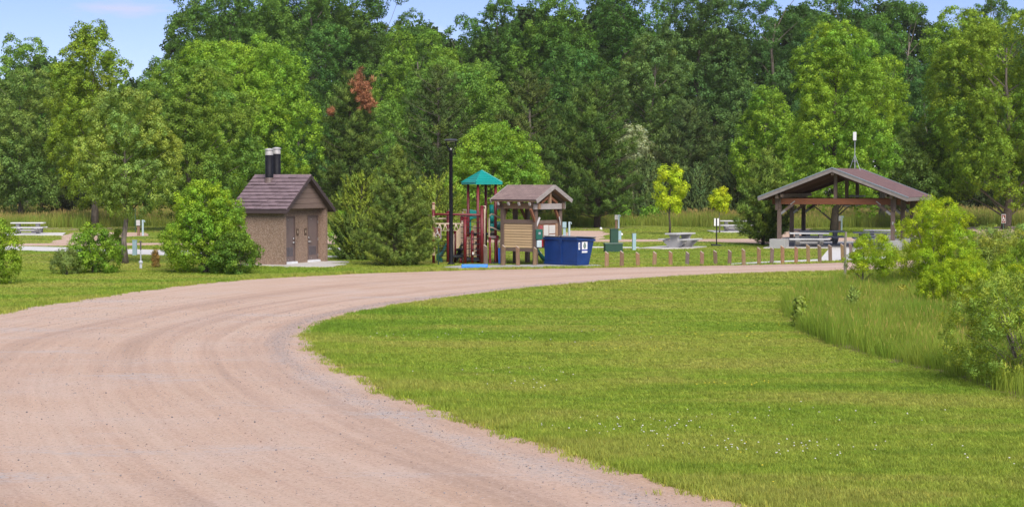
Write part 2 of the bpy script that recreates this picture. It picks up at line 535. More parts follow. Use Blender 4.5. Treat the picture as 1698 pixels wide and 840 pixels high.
far('gravel_spur', [(1290, 396.0), (1306, 379.5), (1347, 379.0), (1340, 387), (1352, 396)], 0.013, M_GRAVEL_FAR)
far('gravel_spur', [(1630, 391), (1600, 377), (1760, 374), (1790, 391)], 0.013, M_GRAVEL_FAR)
far('footpath', [(-60, 406.5), (17, 408.6), (114, 410.8), (189, 413.2), (250, 414.5), (345, 417.5), (430, 421), (430, 427.5), (345, 425), (250, 422.7), (189, 420.8), (112, 417.6), (16, 414.5), (-60, 413)], 0.03, M_CONC_WHITE, 0.0, True)
far('footpath', [(505, 423.5), (566, 425.2), (640, 426.5), (640, 428), (560, 426.8), (505, 425.2)], 0.03, M_CONC_WHITE, 0.0, True)
far('footpath', [(430, 410.2), (545, 411.0), (640, 413), (640, 416), (545, 414), (430, 413)], 0.03, M_CONC_WHITE, 0.0, True)
far('footpath', [(960, 409.2), (1060, 410.2), (1060, 411.6), (960, 410.6)], 0.03, M_CONC_WHITE, 0.0, True)
far('concrete_pad', [(10, 386.5), (109, 386.4), (104, 390.3), (0, 390.3)], 0.04, M_CONC_WHITE, 0.0, True)
far('concrete_pad', [(1172, 382.6), (1262, 382.6), (1266, 385.4), (1184, 385.4)], 0.04, M_CONC_WHITE, 0.0, True)
far('concrete_pad', [(1058, 411.9), (1100, 408.3), (1172, 409.3), (1150, 412.2), (1098, 413.2)], 0.04, M_CONC, 0.0, True)
far('kerb_path', [(1205, 438.6), (1262, 435.6), (1356, 431.2), (1420, 428.2), (1470, 426.6), (1470, 429.4), (1420, 431.4), (1356, 433.6), (1262, 437.6), (1205, 439.9)], 0.05, M_CONC_WHITE, 0.0, True)
far('concrete_walk', [(1360, 431.0), (1376, 411.5), (1420, 411.2), (1411, 428.6)], 0.046, M_CONC_WHITE, 0.0, True)
far('pavilion_floor', [(1266, 411.8), (1310, 401.8), (1492, 401), (1496, 413.2), (1420, 412.3)], 0.06, M_CONC, 0.0, True)
far('concrete_apron', [(735, 443.6), (760, 441.6), (900, 439.6), (990, 439.9), (1003, 442.4), (900, 444.7), (760, 446.3)], 0.04, M_CONC_GREY, 0.0, True)
far('concrete_apron', [(472, 443.0), (545, 438.2), (575, 438.6), (552, 442.6)], 0.035, M_CONC, 0.0, True)
M_BARE = paint('bare_dirt', (0.30, 0.23, 0.14), 0.95, 0.2, 1.2, dirt=(0.16, 0.17, 0.05))
far('dirt_patch', [(60, 377.5), (160, 377), (240, 376), (240, 379), (160, 382), (60, 381)], 0.004, M_BARE, 0.5)
far('dirt_patch', [(930, 377.6), (1080, 376.6), (1000, 380), (930, 381)], 0.004, M_BARE, 0.5)

def inside(poly, x, y):
    c = np.zeros(len(x), dtype=bool); n = len(poly); j = n - 1
    for i in range(n):
        xi, yi = poly[i]; xj, yj = poly[j]
        if yi != yj:
            m = ((yi > y) != (yj > y)) & (x < (xj - xi) * (y - yi) / (yj - yi) + xi)
            c ^= m
        j = i
    return c

# ------------------------------------------------------------------ scattered ground cover (stuff)
def blades_mesh(name, rng, n, spread, h, w, bend, mat, tip=None, lean=(0.0, 0.0), head=0.0):
    """a tuft of n tapering bent blades; head = share of blades that carry a straw seed head"""
    vs, fs, tint = [], [], []
    for i in range(n):
        a = rng.uniform(0, 6.283); r = spread * math.sqrt(rng.random())
        x, y = r * math.cos(a), r * math.sin(a)
        hh = h * rng.uniform(0.55, 1.1); b = rng.uniform(0, 6.283); bd = bend * hh * rng.uniform(0.3, 1.2)
        dx, dy = math.cos(b) * bd + lean[0] * hh, math.sin(b) * bd + lean[1] * hh
        f = rng.uniform(0, 6.283); ww = w * rng.uniform(0.6, 1.3)
        px, py = math.cos(f) * ww / 2, math.sin(f) * ww / 2
        k = len(vs)
        vs += [(x - px, y - py, 0), (x + px, y + py, 0),
               (x + dx * 0.35 + px * 0.8, y + dy * 0.35 + py * 0.8, hh * 0.55), (x + dx * 0.35 - px * 0.8, y + dy * 0.35 - py * 0.8, hh * 0.55),
               (x + dx, y + dy, hh)]
        fs += [(k, k + 1, k + 2, k + 3), (k + 3, k + 2, k + 4)]
        t = rng.uniform(0.84, 1.14); ye = rng.random()
        col = (t * (1 + 0.25 * (ye > 0.85)), t * (1.0 + 0.08 * (ye > 0.8)), t)
        tint += [col] * 5
        if rng.random() < head:
            k = len(vs); s = hh * 0.10; q = hh * 0.012
            tx, ty = x + dx, y + dy
            vs += [(tx - q, ty, hh - s), (tx + q, ty, hh - s), (tx + q + dx * .15, ty + dy * .15, hh + s), (tx - q + dx * .15, ty + dy * .15, hh + s)]
            fs.append((k, k + 1, k + 2, k + 3))
            tint += [(1.7 * t, 1.05 * t, 2.0 * t)] * 4
    me = bpy.data.meshes.new(name); me.from_pydata(vs, [], fs)
    ca_ = me.attributes.new('tint', 'FLOAT_COLOR', 'POINT')
    ca_.data.foreach_set('color', np.array([c + (1,) for c in tint], dtype=np.float32).ravel())
    me.materials.append(mat)
    return me
def scatter(name, xy, scl, protos, seed=0, z=0.0, label=None, rot=None, itint=None):
    """ONE stuff object: a cloud of points with an instance of one of the tufts on each"""
    rng = np.random.default_rng(seed); n = len(xy)
    me = bpy.data.meshes.new(name)
    me.vertices.add(n)
    co = np.zeros((n, 3), dtype=np.float32); co[:, :2] = xy; co[:, 2] = z
    me.vertices.foreach_set('co', co.ravel())
    a = me.attributes.new('scl', 'FLOAT_VECTOR', 'POINT'); a.data.foreach_set('vector', np.asarray(scl, dtype=np.float32).ravel())
    r = np.zeros((n, 3), dtype=np.float32); r[:, 2] = rng.uniform(0, 6.283, n)
    if rot is not None: r[:] = rot
    if itint is not None:
        a = me.attributes.new('itint', 'FLOAT_COLOR', 'POINT'); tt = np.ones((n, 4), dtype=np.float32); tt[:, :3] = itint; a.data.foreach_set('color', tt.ravel())
    a = me.attributes.new('rot', 'FLOAT_VECTOR', 'POINT'); a.data.foreach_set('vector', r.ravel())
    a = me.attributes.new('pick', 'INT', 'POINT'); a.data.foreach_set('value', rng.integers(0, len(protos), n).astype(np.int32))
    o = link_mesh(name, me); o['kind'] = 'stuff'
    if label: o['label'] = label
    ng = bpy.data.node_groups.new(name + '_scatter', 'GeometryNodeTree')
    ng.interface.new_socket('Geometry', in_out='INPUT', socket_type='NodeSocketGeometry')
    ng.interface.new_socket('Geometry', in_out='OUTPUT', socket_type='NodeSocketGeometry')
    gi = ng.nodes.new('NodeGroupInput'); go = ng.nodes.new('NodeGroupOutput')
    iop = ng.nodes.new('GeometryNodeInstanceOnPoints')
    join = ng.nodes.new('GeometryNodeJoinGeometry')
    g2i = ng.nodes.new('GeometryNodeGeometryToInstance')
    for p in reversed(protos):
        oi = ng.nodes.new('GeometryNodeObjectInfo'); oi.inputs['Object'].default_value = p
        ng.links.new(oi.outputs['Geometry'], g2i.inputs[0])
    def na(nm, t):
        q = ng.nodes.new('GeometryNodeInputNamedAttribute'); q.data_type = t; q.inputs[0].default_value = nm
        return q.outputs[0]
    e2r = ng.nodes.new('FunctionNodeEulerToRotation')
    ng.links.new(na('rot', 'FLOAT_VECTOR'), e2r.inputs[0])
    ng.links.new(e2r.outputs[0], iop.inputs['Rotation'])
    ng.links.new(na('scl', 'FLOAT_VECTOR'), iop.inputs['Scale'])
    iop.inputs['Pick Instance'].default_value = True
    ng.links.new(na('pick', 'INT'), iop.inputs['Instance Index'])
    ng.links.new(gi.outputs[0], iop.inputs['Points'])
    ng.links.new(g2i.outputs[0], iop.inputs['Instance'])
    ng.links.new(iop.outputs[0], go.inputs[0])
    md = o.modifiers.new('scatter', 'NODES'); md.node_group = ng
    return o
def proto(me):                        # the tuft a scatter repeats; never linked to the scene
    return bpy.data.objects.new(me.name, me)
def cell_points(rng, x0, x1, y0, y1, dens):
    n = int((x1 - x0) * (y1 - y0) * dens)
    return np.stack([rng.uniform(x0, x1, n), rng.uniform(y0, y1, n)], 1)
def in_view(p, m=1.2):
    px = 849 + p[:, 0] / p[:, 1] * F
    py = 300 + CAM_Z / p[:, 1] * F
    return (px > -500) & (px < 2300) & (py < 960)
def clear_of(p, polys):
    k = np.ones(len(p), dtype=bool)
    for q in polys: k &= ~inside(q, p[:, 0], p[:, 1])
    return k
_slab_names = ('footpath', 'concrete', 'kerb', 'pavilion', 'loop', 'gravel')
HARD = [ROAD_POLY] + [v for k, v in far_polys.items() if k.startswith(_slab_names)]
MEADOW = np.array([(p.x, p.y) for p in densify(PP((1303, 505), (1312, 522), (1332, 548), (1372, 569), (1420, 583), (1480, 597), (1540, 612), (1590, 627), (1640, 645), (1720, 668), (2100, 760), (2300, 600), (2000, 470), (1650, 456), (1480, 462), (1420, 468), (1375, 474), (1330, 487)), 1.0, 0.18, 9)])

rng = np.random.default_rng(11); pr = random.Random(3)
M_BLADE = blade_mat('grass_blade', (1.04, 1.06, 0.95))
M_TALL = blade_mat('tall_grass_blade', base_col=((0.175, 0.30, 0.028), (0.295, 0.365, 0.048)))
M_TALL_FAR = blade_mat('far_tall_grass_blade', base_col=((0.19, 0.29, 0.035), (0.33, 0.35, 0.07)))
short = [proto(blades_mesh('grass_tuft', pr, 18, 0.09, 0.062, 0.009, 0.75, M_BLADE)) for _ in range(4)]
lawn_pts, lawn_scl = [], []
for (y0, y1, x0, x1, dens, sc, hs) in ((16, 24, -5, 14, 260, 0.85, 0.9), (24, 32, -18, 18, 190, 0.95, 0.85), (32, 42, -22, 22, 110, 1.2, 0.8), (42, 55, -27, 27, 60, 1.6, 0.75),
                                       (55, 72, -34, 36, 28, 2.2, 0.7), (72, 100, -46, 50, 9, 3.2, 0.6), (100, 132, -62, 66, 3.5, 4.2, 0.65)):
    p = cell_points(rng, x0, x1, y0, y1, dens)
    p = p[in_view(p)]; p = p[clear_of(p, HARD + [MEADOW])]
    s = rng.uniform(0.75, 1.25, (len(p), 3)) * sc
    # the unmown fringe along the gravel stands taller
    d_in = np.min(np.hypot(p[:, None, 0] - ROAD_POLY[None, ::3, 0], p[:, None, 1] - ROAD_POLY[None, ::3, 1]), axis=1)
    s[:, 2] = rng.uniform(0.7, 1.2, len(p)) * hs * (1 + 1.0 * np.exp(-(d_in / 1.3) ** 2)) * (1 if y1 <= 42 else 1.15)
    lawn_pts.append(p); lawn_scl.append(s)
scatter('lawn_grass', np.concatenate(lawn_pts), np.concatenate(lawn_scl), short, 1)
# ragged tufts creeping over the gravel edge
edge = np.array([(p.x, p.y) for p in rin_j if 12 < p.y < 75])
seg = rng.integers(0, len(edge) - 1, 2600); t = rng.random((2600, 1))
p = edge[seg] * (1 - t) + edge[seg + 1] * t + rng.normal(0, 0.14, (2600, 2))
o_edge = np.array([(p_.x, p_.y) for p_ in rout_j if 40 < p_.y < 80])
seg = rng.integers(0, len(o_edge) - 1, 1500); t = rng.random((1500, 1))
p2 = o_edge[seg] * (1 - t) + o_edge[seg + 1] * t + rng.normal(0, 0.15, (1500, 2))
s = np.concatenate([rng.uniform(0.8, 1.7, (2600, 3)), rng.uniform(1.2, 2.4, (1500, 3))])
scatter('edge_grass', np.concatenate([p, p2]), s, short, 2)
# tall meadow grass on the right
tallp = [proto(blades_mesh('tall_grass_tuft', pr, 40, 0.20, 0.54, 0.009, 0.34, M_TALL, lean=(0.16, 0.02), head=0.012)) for _ in range(4)]
p = cell_points(rng, 5, 32, 20, 64, 24); p = p[inside(MEADOW, p[:, 0], p[:, 1])]; p = p[in_view(p)]
s = rng.uniform(0.8, 1.15, (len(p), 3)); s[:, 2] *= 0.9 + 0.25 * np.sin(p[:, 0] * 1.1) * np.sin(p[:, 1] * 0.7)
M_THATCH = paint('brown_thatch', (0.21, 0.155, 0.075), 0.95, 0.3, 3, dirt=(0.14, 0.17, 0.04))
sheet('meadow_ground', [Vector((a - 0.22, b, 0)) for a, b in MEADOW], 0.004, M_THATCH)
mg = scatter('meadow_grass', p, s, tallp, 3)
# the unmown band in front of the woods
farp = [proto(blades_mesh('far_grass_tuft', pr, 40, 0.55, 0.92, 0.032, 0.25, M_TALL_FAR, head=0.16)) for _ in range(4)]
p = cell_points(rng, -75, 78, 130, 172, 2.6)
edge_y = 132.5 + 2.5 * np.sin(p[:, 0] * 0.21) + 1.5 * np.sin(p[:, 0] * 0.63 + 1)
p = p[(p[:, 1] > edge_y)]
s = rng.uniform(0.75, 1.2, (len(p), 3)); s[:, 2] *= 1.0 + 0.2 * np.sin(p[:, 0] * 0.5)
scatter('tall_grass', p, s, farp, 4)
# clover heads and a few yellow flowers in the lawn
def blob_mesh(name, r, mat, sq=0.8, seed=0, n=6):
    mb = MB(); q = random.Random(seed)
    prof = [(r * 0.35, 0), (r, r * 0.7 * sq), (r * 0.75, r * 1.35 * sq), (r * 0.25, r * 1.7 * sq)]
    mb.lathe([(a * q.uniform(.85, 1.15), b) for a, b in prof], n)
    return mb.mesh(name, mat)
M_CLOVER = paint('clover_white', (0.62, 0.60, 0.53), 0.8)
M_DANDE = paint('flower_yellow', (0.72, 0.58, 0.04), 0.7)
cl = []
for cx, cy, n_, sp in ((1000, 720, 30, 1.0), (1060, 705, 60, 1.6), (1120, 720, 60, 1.4), (1240, 748, 80, 1.5), (1330, 752, 60, 1.5), (820, 622, 40, 1.6), (860, 640, 30, 1.4), (1200, 690, 40, 2.2), (950, 560, 40, 3), (1480, 700, 30, 2.5), (740, 560, 40, 2), (1600, 760, 30, 2.0)):
    g = G(cx, cy); cl.append(rng.normal((g.x, g.y), (sp * 0.45, sp * 0.28), (max(4, n_ // 3), 2)))
p = np.concatenate(cl); p = p[clear_of(p, HARD)]
scatter('clover_flowers', p, rng.uniform(0.7, 1.3, (len(p), 1)) * np.ones((1, 3)), [proto(blob_mesh('clover_head', 0.0105, M_CLOVER, seed=i)) for i in range(2)], 5, z=0.075)
cl = [np.array([[G(a, b).x, G(a, b).y]]) for a, b in ((1237, 741), (1228, 758), (1264, 780), (702, 655), (1282, 808), (1110, 830), (776, 670), (985, 720))]
for cx, cy, n_, sp in ((1180, 558, 26, 0.9), (1010, 580, 16, 0.8), (1300, 545, 14, 1.2), (1215, 640, 14, 0.5), (1020, 545, 14, 1.2)):
    g = G(cx, cy); cl.append(rng.normal((g.x, g.y), (sp, sp * 0.5), (n_, 2)))
p = np.concatenate(cl); p = p[clear_of(p, HARD)]
scatter('yellow_flowers', p, rng.uniform(0.7, 1.2, (len(p), 1)) * np.ones((1, 3)), [proto(blob_mesh('flower_head', 0.014, M_DANDE, 0.5, i)) for i in range(2)], 6, z=0.07)
# loose stones on the gravel
M_STONE = paint('grey_stone', (0.36, 0.33, 0.325), 0.9, 0.25, 8, obj_var=0.5)
M_STONE_T = paint('tan_stone', (0.50, 0.37, 0.30), 0.9, 0.25, 8, obj_var=0.45)
stones = [proto(blob_mesh('stone', 0.0065, M_STONE if i % 3 else M_STONE_T, 0.75, i, 5)) for i in range(6)]
def road_uv(u, i): 
    i = np.clip(i, 0, len(rin) - 2); k = np.floor(i).astype(int); f = (i - k)[:, None]
    A = np.array([(q.x, q.y) for q in rin]); B = np.array([(q.x, q.y) for q in rout])
    a = A[k] * (1 - f) + A[k + 1] * f; b_ = B[k] * (1 - f) + B[k + 1] * f
    return a * (1 - u[:, None]) + b_ * u[:, None]
n = 26000
u1 = rng.uniform(0.0, 1, n); p = road_uv(u1, rng.uniform(30, 130, n)); k = in_view(p); p = p[k]; u1 = u1[k]
n2 = 8000
u2 = np.abs(rng.normal(0.075, 0.016, n2)); q = road_uv(u2, rng.uniform(30, 200, n2)); k = in_view(q); q = q[k]; u2 = u2[k]
p = np.concatenate([p, q]); zz = 0.005 + 0.03 * np.sin(np.pi * np.concatenate([u1, u2]))
sc = np.clip(rng.lognormal(-0.35, 0.45, (len(p), 1)), 0.3, 2.6) * np.ones((1, 3))
scatter('gravel', p, sc, stones, 7, z=zz)

# ------------------------------------------------------------------ trees and shrubs
def leaf_mesh(name, pos, nrm, size, aspect, tint, mat, along=None, shade=None):
    """one small four-cornered face per leaf or spray"""
    n = len(pos); rg = np.random.default_rng(n)
    nrm = nrm / (np.linalg.norm(nrm, axis=1, keepdims=True) + 1e-9)
    t = rg.normal(size=(n, 3)) if along is None else along
    t = t - nrm * np.sum(t * nrm, axis=1, keepdims=True)
    t /= (np.linalg.norm(t, axis=1, keepdims=True) + 1e-9)
    b = np.cross(nrm, t)
    L = (size * 0.5)[:, None]; W = (size * 0.5 * aspect)[:, None]
    v = np.stack([pos - t * L, pos - b * W + nrm * W * 0.25 - t * L * 0.1, pos + t * L, pos + b * W + nrm * W * 0.25 - t * L * 0.1], axis=1).reshape(-1, 3)
    me = bpy.data.meshes.new(name)
    me.vertices.add(4 * n); me.vertices.foreach_set('co', v.astype(np.float32).ravel())
    me.loops.add(4 * n); me.loops.foreach_set('vertex_index', np.arange(4 * n, dtype=np.int32))
    me.polygons.add(n); me.polygons.foreach_set('loop_start', np.arange(0, 4 * n, 4, dtype=np.int32))
    c = me.attributes.new('tint', 'FLOAT_COLOR', 'POINT')
    tt = np.ones((n, 4), dtype=np.float32); tt[:, :3] = tint
    c.data.foreach_set('color', np.repeat(tt, 4, axis=0).ravel())
    me.materials.append(mat)
    me.update(calc_edges=True)
    if shade is not None:                # rounded clumps: leaf shading follows the clump it grows on
        sh = shade / (np.linalg.norm(shade, axis=1, keepdims=True) + 1e-9)
        me.polygons.foreach_set('use_smooth', np.ones(n, dtype=bool))
        me.normals_split_custom_set_from_vertices(np.repeat(sh, 4, axis=0).tolist())
    return me
def tints(rg, n, group, ng, gv=0.16, lv=0.14, yellow=0.25):
    g = np.clip(rg.normal(1, gv, ng), 0.55, 1.5)[group] * np.clip(rg.normal(1, lv, n), 0.55, 1.5)
    y = np.clip(rg.normal(0, yellow, ng)[group] + rg.normal(0, yellow * 0.6, n), -0.35, 0.8)
    t = np.ones((n, 3)) * g[:, None]
    t[:, 0] *= 1 + 0.75 * y; t[:, 1] *= 1 + 0.30 * y; t[:, 2] *= 1 - 0.25 * y
    return np.clip(t, 0.05, 3)
PROFILES = {
    'oval': lambda t: np.sin(np.pi * np.clip(t * 0.86 + 0.08, 0, 1)) ** 0.45,
    'dome': lambda t: np.clip(1 - t ** 2.2, 0.03, 1) ** 0.45 * np.clip(0.68 + 1.2 * t, 0, 1),
    'broad': lambda t: np.sin(np.pi * np.clip(t ** 0.9 * 0.84 + 0.09, 0, 1)) ** 0.38,
    'spire': lambda t: np.clip(1 - t, 0.02, 1) ** 0.55 * np.clip(0.55 + 2.2 * t, 0, 1),
    'column': lambda t: np.clip(1 - t ** 4.5, 0.03, 1) ** 0.5 * np.clip(0.7 + 1.3 * t, 0, 1),
    'vase': lambda t: np.clip(0.35 + 0.85 * t, 0, 1) * np.clip(1 - t ** 4, 0.05, 1) ** 0.5,
}
def sprig_mesh(name, kind, seed, mat):
    """a spray of leaves of unit size, growing along +Z; crowns are made of thousands of them"""
    rg = np.random.default_rng(seed)
    al = None
    if kind in ('broad', 'willow', 'big'):
        n = {'broad': 64, 'willow': 70, 'big': 26}[kind]
        d = rg.normal(size=(n, 3)); d[:, 2] = np.abs(d[:, 2] + 0.25) - 0.30 * rg.random(n); d /= np.linalg.norm(d, axis=1, keepdims=True)
        rad = rg.uniform(0.45, 1.08, (n, 1)); pos = d * rad
        pos += rg.normal(size=(n, 3)) * 0.08
        nr = d * 0.55 + rg.normal(size=(n, 3)) * 0.42 + np.array([0, 0, 0.3])
        size = {'broad': 0.36, 'willow': 0.46, 'big': 0.62}[kind] * rg.uniform(0.65, 1.3, n); asp = {'broad': 0.85, 'willow': 0.30, 'big': 0.6}[kind]
        if kind == 'willow': al = d + rg.normal(size=(n, 3)) * 0.4
        shade = d + rg.normal(size=(n, 3)) * 0.18
    elif kind == 'pine':
        n = 54
        d = rg.normal(size=(n, 3)); d[:, 2] = np.abs(d[:, 2]) * 0.9 + 0.25; d /= np.linalg.norm(d, axis=1, keepdims=True)
        pos = d * rg.uniform(0.42, 0.62, (n, 1)) + np.array([0, 0, 1]) * rg.uniform(-0.5, 0.45, (n, 1))
        al = d; nr = np.cross(d, rg.normal(size=(n, 3))); size = rg.uniform(0.75, 1.1, n); asp = 0.10
        shade = d * 0.9 + nr / (np.linalg.norm(nr, axis=1, keepdims=True) + 1e-9) * 0.4
    else:                                   # juniper plume
        n = 40
        h = rg.random(n); pos = np.stack([rg.normal(0, 0.20, n) * (1.15 - h), rg.normal(0, 0.20, n) * (1.15 - h), -0.5 + 1.9 * h], 1)
        al = np.array([0, 0, 1.0]) + np.stack([pos[:, 0] * 1.6, pos[:, 1] * 1.6, np.zeros(n)], 1) + rg.normal(size=(n, 3)) * 0.22
        nr = np.stack([pos[:, 0], pos[:, 1], np.full(n, 0.1)], 1) * 3 + rg.normal(size=(n, 3)) * 0.4; size = rg.uniform(0.45, 0.8, n); asp = 0.26
        shade = nr * 0.6 + np.array([0, 0, 0.5])
    lv = np.clip(rg.normal(1, 0.12, n), 0.6, 1.4); y = np.clip(rg.normal(0, 0.16, n), -.3, .5)
    t = np.stack([lv * (1 + .5 * y), lv * (1 + .2 * y), lv * (1 - .2 * y)], 1)
    return leaf_mesh(name, pos, nr, size, asp, t, mat, al, shade)
SPRIGS = {k: [proto(sprig_mesh(k + '_sprig', k, 50 + i, M_NEEDLE if k in ('pine', 'plume') else M_LEAF)) for i in range(5)] for k in ('broad', 'willow', 'big', 'pine', 'plume')}

def broadleaf(seed, H, R, zb, profile, sr, nl=22, lobe=0.34, vert=1.2, stems=1, yellow=0.16, depth=0.85, dens=1.0, lv=0.08):
    """lobes clad in leaf sprigs, on a limbed trunk; returns sprig positions, directions, sizes, tints and the trunk"""
    rg = np.random.default_rng(seed); pf = PROFILES[profile]
    t = np.clip((np.arange(nl) + rg.random(nl)) / nl, 0.02, 0.95)
    rr = R * pf(t)
    lr = lobe * R * rg.uniform(0.62, 1.3, nl) * np.clip(0.5 + pf(t) * 0.6, 0.4, 1.1)
    lr = np.minimum(lr, np.maximum(rr * 0.9, 0.16 * R)) * np.where(t > 0.8, 0.8, 1.0)
    ph = np.arange(nl) * 2.39996 + rg.uniform(-0.5, 0.5, nl)
    rho = np.maximum(rr - lr * 0.8, 0) * np.sqrt(rg.uniform(0.30, 1.0, nl))
    cz = zb + t * (H - zb) - lr * vert * np.clip(t * 1.6 - 0.6, 0, 0.95) + lr * 0.8 * (t < 0.18)
    c = np.stack([rho * np.cos(ph), rho * np.sin(ph) * depth, cz], 1)
    sc = np.stack([lr, lr, lr * vert], 1)
    per = np.clip(4.0 * (lr / sr) ** 2 * vert ** 0.6 * 1.05 * dens, 8, 900).astype(int)
    li = np.repeat(np.arange(nl), per); ns = len(li)
    d = rg.normal(size=(ns, 3)); d[:, 2] += 0.15; d /= np.linalg.norm(d, axis=1, keepdims=True)
    # bumps on each lobe so that its outline is ragged
    ka = rg.normal(size=(nl, 3, 3)) * 3.2
    bump_ = np.sin(np.einsum('ij,ij->i', d, ka[li, 0])) + np.sin(np.einsum('ij,ij->i', d, ka[li, 1]) + 1.3)
    rad = 0.90 + 0.13 * bump_ + rg.normal(0, 0.06, ns)
    P = c[li] + d * sc[li] * rad[:, None]
    keep = np.ones(ns, dtype=bool)
    for j in range(nl):                       # nothing grows deep inside a neighbouring lobe
        q = np.linalg.norm((P - c[j]) / sc[j], axis=1)
        keep &= ~((q < 0.72) & (li != j))
    keep &= ~((d[:, 2] < -0.55) & (rg.random(ns) < 0.5))
    P, d, li = P[keep], d[keep], li[keep]; ns = len(P)
    P[:, 2] = np.maximum(P[:, 2], sr * 0.3)
    D = d * 0.85 + np.array([0, 0, 0.40]) + rg.normal(size=(ns, 3)) * 0.25
    S = sr * rg.uniform(0.7, 1.4, ns)
    g = np.clip(rg.normal(1, lv, nl), .7, 1.35)[li] * np.clip(rg.normal(1, 0.10, ns), .7, 1.35)
    y = np.clip(rg.normal(0, yellow, nl)[li] + rg.normal(0, yellow * 0.6, ns), -.35, .8)
    T = np.stack([g * (1 + .6 * y), g * (1 + .22 * y), g * (1 - .25 * y)], 1)
    tr = MB(); rq = random.Random(seed)
    r0 = max(0.02, H * 0.016) if stems == 1 else max(0.010, H * 0.010)
    top = zb + (H - zb) * 0.78
    for s in range(stems):
        a = 6.283 * s / max(1, stems) + rq.uniform(0, 1)
        lean = 0.0 if stems == 1 else R * 0.5
        pts = [Vector((0.05 * R * math.cos(a) * (stems > 1), 0.05 * R * math.sin(a) * (stems > 1), -0.05))]
        for k in range(1, 7):
            f = k / 6
            pts.append(Vector((math.cos(a) * lean * f ** 1.3 + rq.uniform(-1, 1) * 0.014 * H, math.sin(a) * lean * f ** 1.3 + rq.uniform(-1, 1) * 0.014 * H, top * f * rq.uniform(0.95, 1.0))))
        tr.tube(pts, [r0 * (1 - 0.85 * k / 6) * (1.25 if k == 0 else 1) for k in range(7)], 7)
        for j in range(s, nl, stems):
            if rq.random() < 0.25: continue
            e = Vector(c[j]); zt = max(zb * 0.6, min(top * 0.92, e.z - e.xy.length * rq.uniform(0.6, 1.1)))
            f = max(0.05, zt / top) * 6; i0 = min(5, int(f)); st = pts[i0].lerp(pts[i0 + 1], min(1, f - i0))
            mid = st.lerp(e, 0.5) + Vector((rq.uniform(-.05, .05) * R, rq.uniform(-.05, .05) * R, 0.05 * R))
            r1 = r0 * rq.uniform(0.20, 0.36) * (1 - 0.6 * zt / top)
            tr.tube([st, mid, e, e + (e - st) * 0.12], [r1, r1 * 0.65, r1 * 0.35, r1 * 0.1], 5, cap=False)
    fit(P, tr, R, H, sr)
    return P, D, S, T, tr
def fit(P, tr, R, H, sr):
    # bring the crown to the wanted spread and height, limbs with it
    k = R / (np.percentile(np.abs(P[:, 0]), 98) + sr * 0.6); kz = H / (np.percentile(P[:, 2], 99.8) + sr * 0.6)
    P[:, :2] *= k; P[:, 2] *= kz
    tr.v = [(x * k, y * k, z * kz) for x, y, z in tr.v]
def conifer(seed, H, R, zb, sr, rise=0.25, pw=0.85, dens=1.0, whorl=6, levels=16, sparse=0.0, yellow=0.12, lean=0.0, spray=False, lv=0.10, rag=0.2):
    rg = np.random.default_rng(seed); rq = random.Random(seed)
    P, D, B = [], [], []
    tr = MB(); r0 = H * 0.017
    tr.tube([Vector((rq.uniform(-.008, .008) * H, rq.uniform(-.008, .008) * H, H * 0.97 * k / 6 - 0.05)) for k in range(7)], [r0 * (1 - 0.9 * k / 6) for k in range(7)], 7)
    ib = 0
    for lvl in range(levels):
        t = (lvl + rq.uniform(0.2, 0.8)) / levels
        z = zb + (H - zb) * t * 0.98
        Rl = R * ((1 - t) ** pw * 0.95 + 0.06) * (0.75 + 0.85 * t if t < 0.3 else 1.0)
        nb = whorl if t < 0.85 else max(3, whorl - 2)
        for k in range(nb):
            if rq.random() < sparse: continue
            a = 6.283 * k / nb + lvl * 1.1 + rq.uniform(-0.4, 0.4)
            L = Rl * rq.uniform(1 - rag * 1.6, 1 + rag * 0.7)
            up = rise * rq.uniform(0.5, 1.5) + 0.3 * t
            b0 = Vector((0, 0, z - (0.12 + rise * 0.7) * L)); out = Vector((math.cos(a), math.sin(a), 0)); side = Vector((-out.y, out.x, 0))
            bend = [b0 + out * (L * f) + Vector((0, 0, L * (up * f + 0.22 * f * f))) for f in (0, 0.5, 1.0)]
            tr.tube(bend, [max(0.006, r0 * 0.26 * (1 - t * .7)), r0 * 0.14, 0.004], 4, cap=False)
            dv = (bend[2] - bend[1]).normalized()
            nt_ = max(3, int(1.9 * dens * L / sr))
            for q in range(nt_):
                f = 0.22 + 0.80 * (q + rq.random()) / nt_
                p = bend[0].lerp(bend[1], f * 2) if f < 0.5 else bend[1].lerp(bend[2], f * 2 - 1)
                w = L * 0.24 * (1.1 - f * 0.75)
                u_ = rq.uniform(-1, 1)
                p = p + side * (u_ * w) + Vector((0, 0, rq.gauss(0, sr * 0.45)))
                P.append(p); D.append(dv * (1.0 if spray else 0.6) + side * (u_ * 0.5) + Vector((rq.gauss(0, .15), rq.gauss(0, .15), 0.15 if spray else 0.75))); B.append(ib)
            ib += 1
    for q in range(8):
        P.append(Vector((rq.gauss(0, .025) * R, rq.gauss(0, .025) * R, H * (0.90 + 0.012 * q)))); D.append(Vector((rq.gauss(0, .2), rq.gauss(0, .2), 1))); B.append(ib)
    P = np.array(P); D = np.array(D); B = np.array(B); ns = len(P)
    P[:, 2] = np.maximum(P[:, 2], sr * 0.3)
    S = sr * rg.uniform(0.8, 1.45, ns)
    g = np.clip(rg.normal(1, lv, ib + 1), .7, 1.35)[B] * np.clip(rg.normal(1, 0.12, ns), .65, 1.4)
    y = np.clip(rg.normal(0, yellow, ib + 1)[B] + rg.normal(0, yellow, ns), -.35, .8)
    T = np.stack([g * (1 + .6 * y), g * (1 + .22 * y), g * (1 - .25 * y)], 1)
    fit(P, tr, R, H, sr)
    return P, D, S, T, tr
FR = F * 1024 / 1698
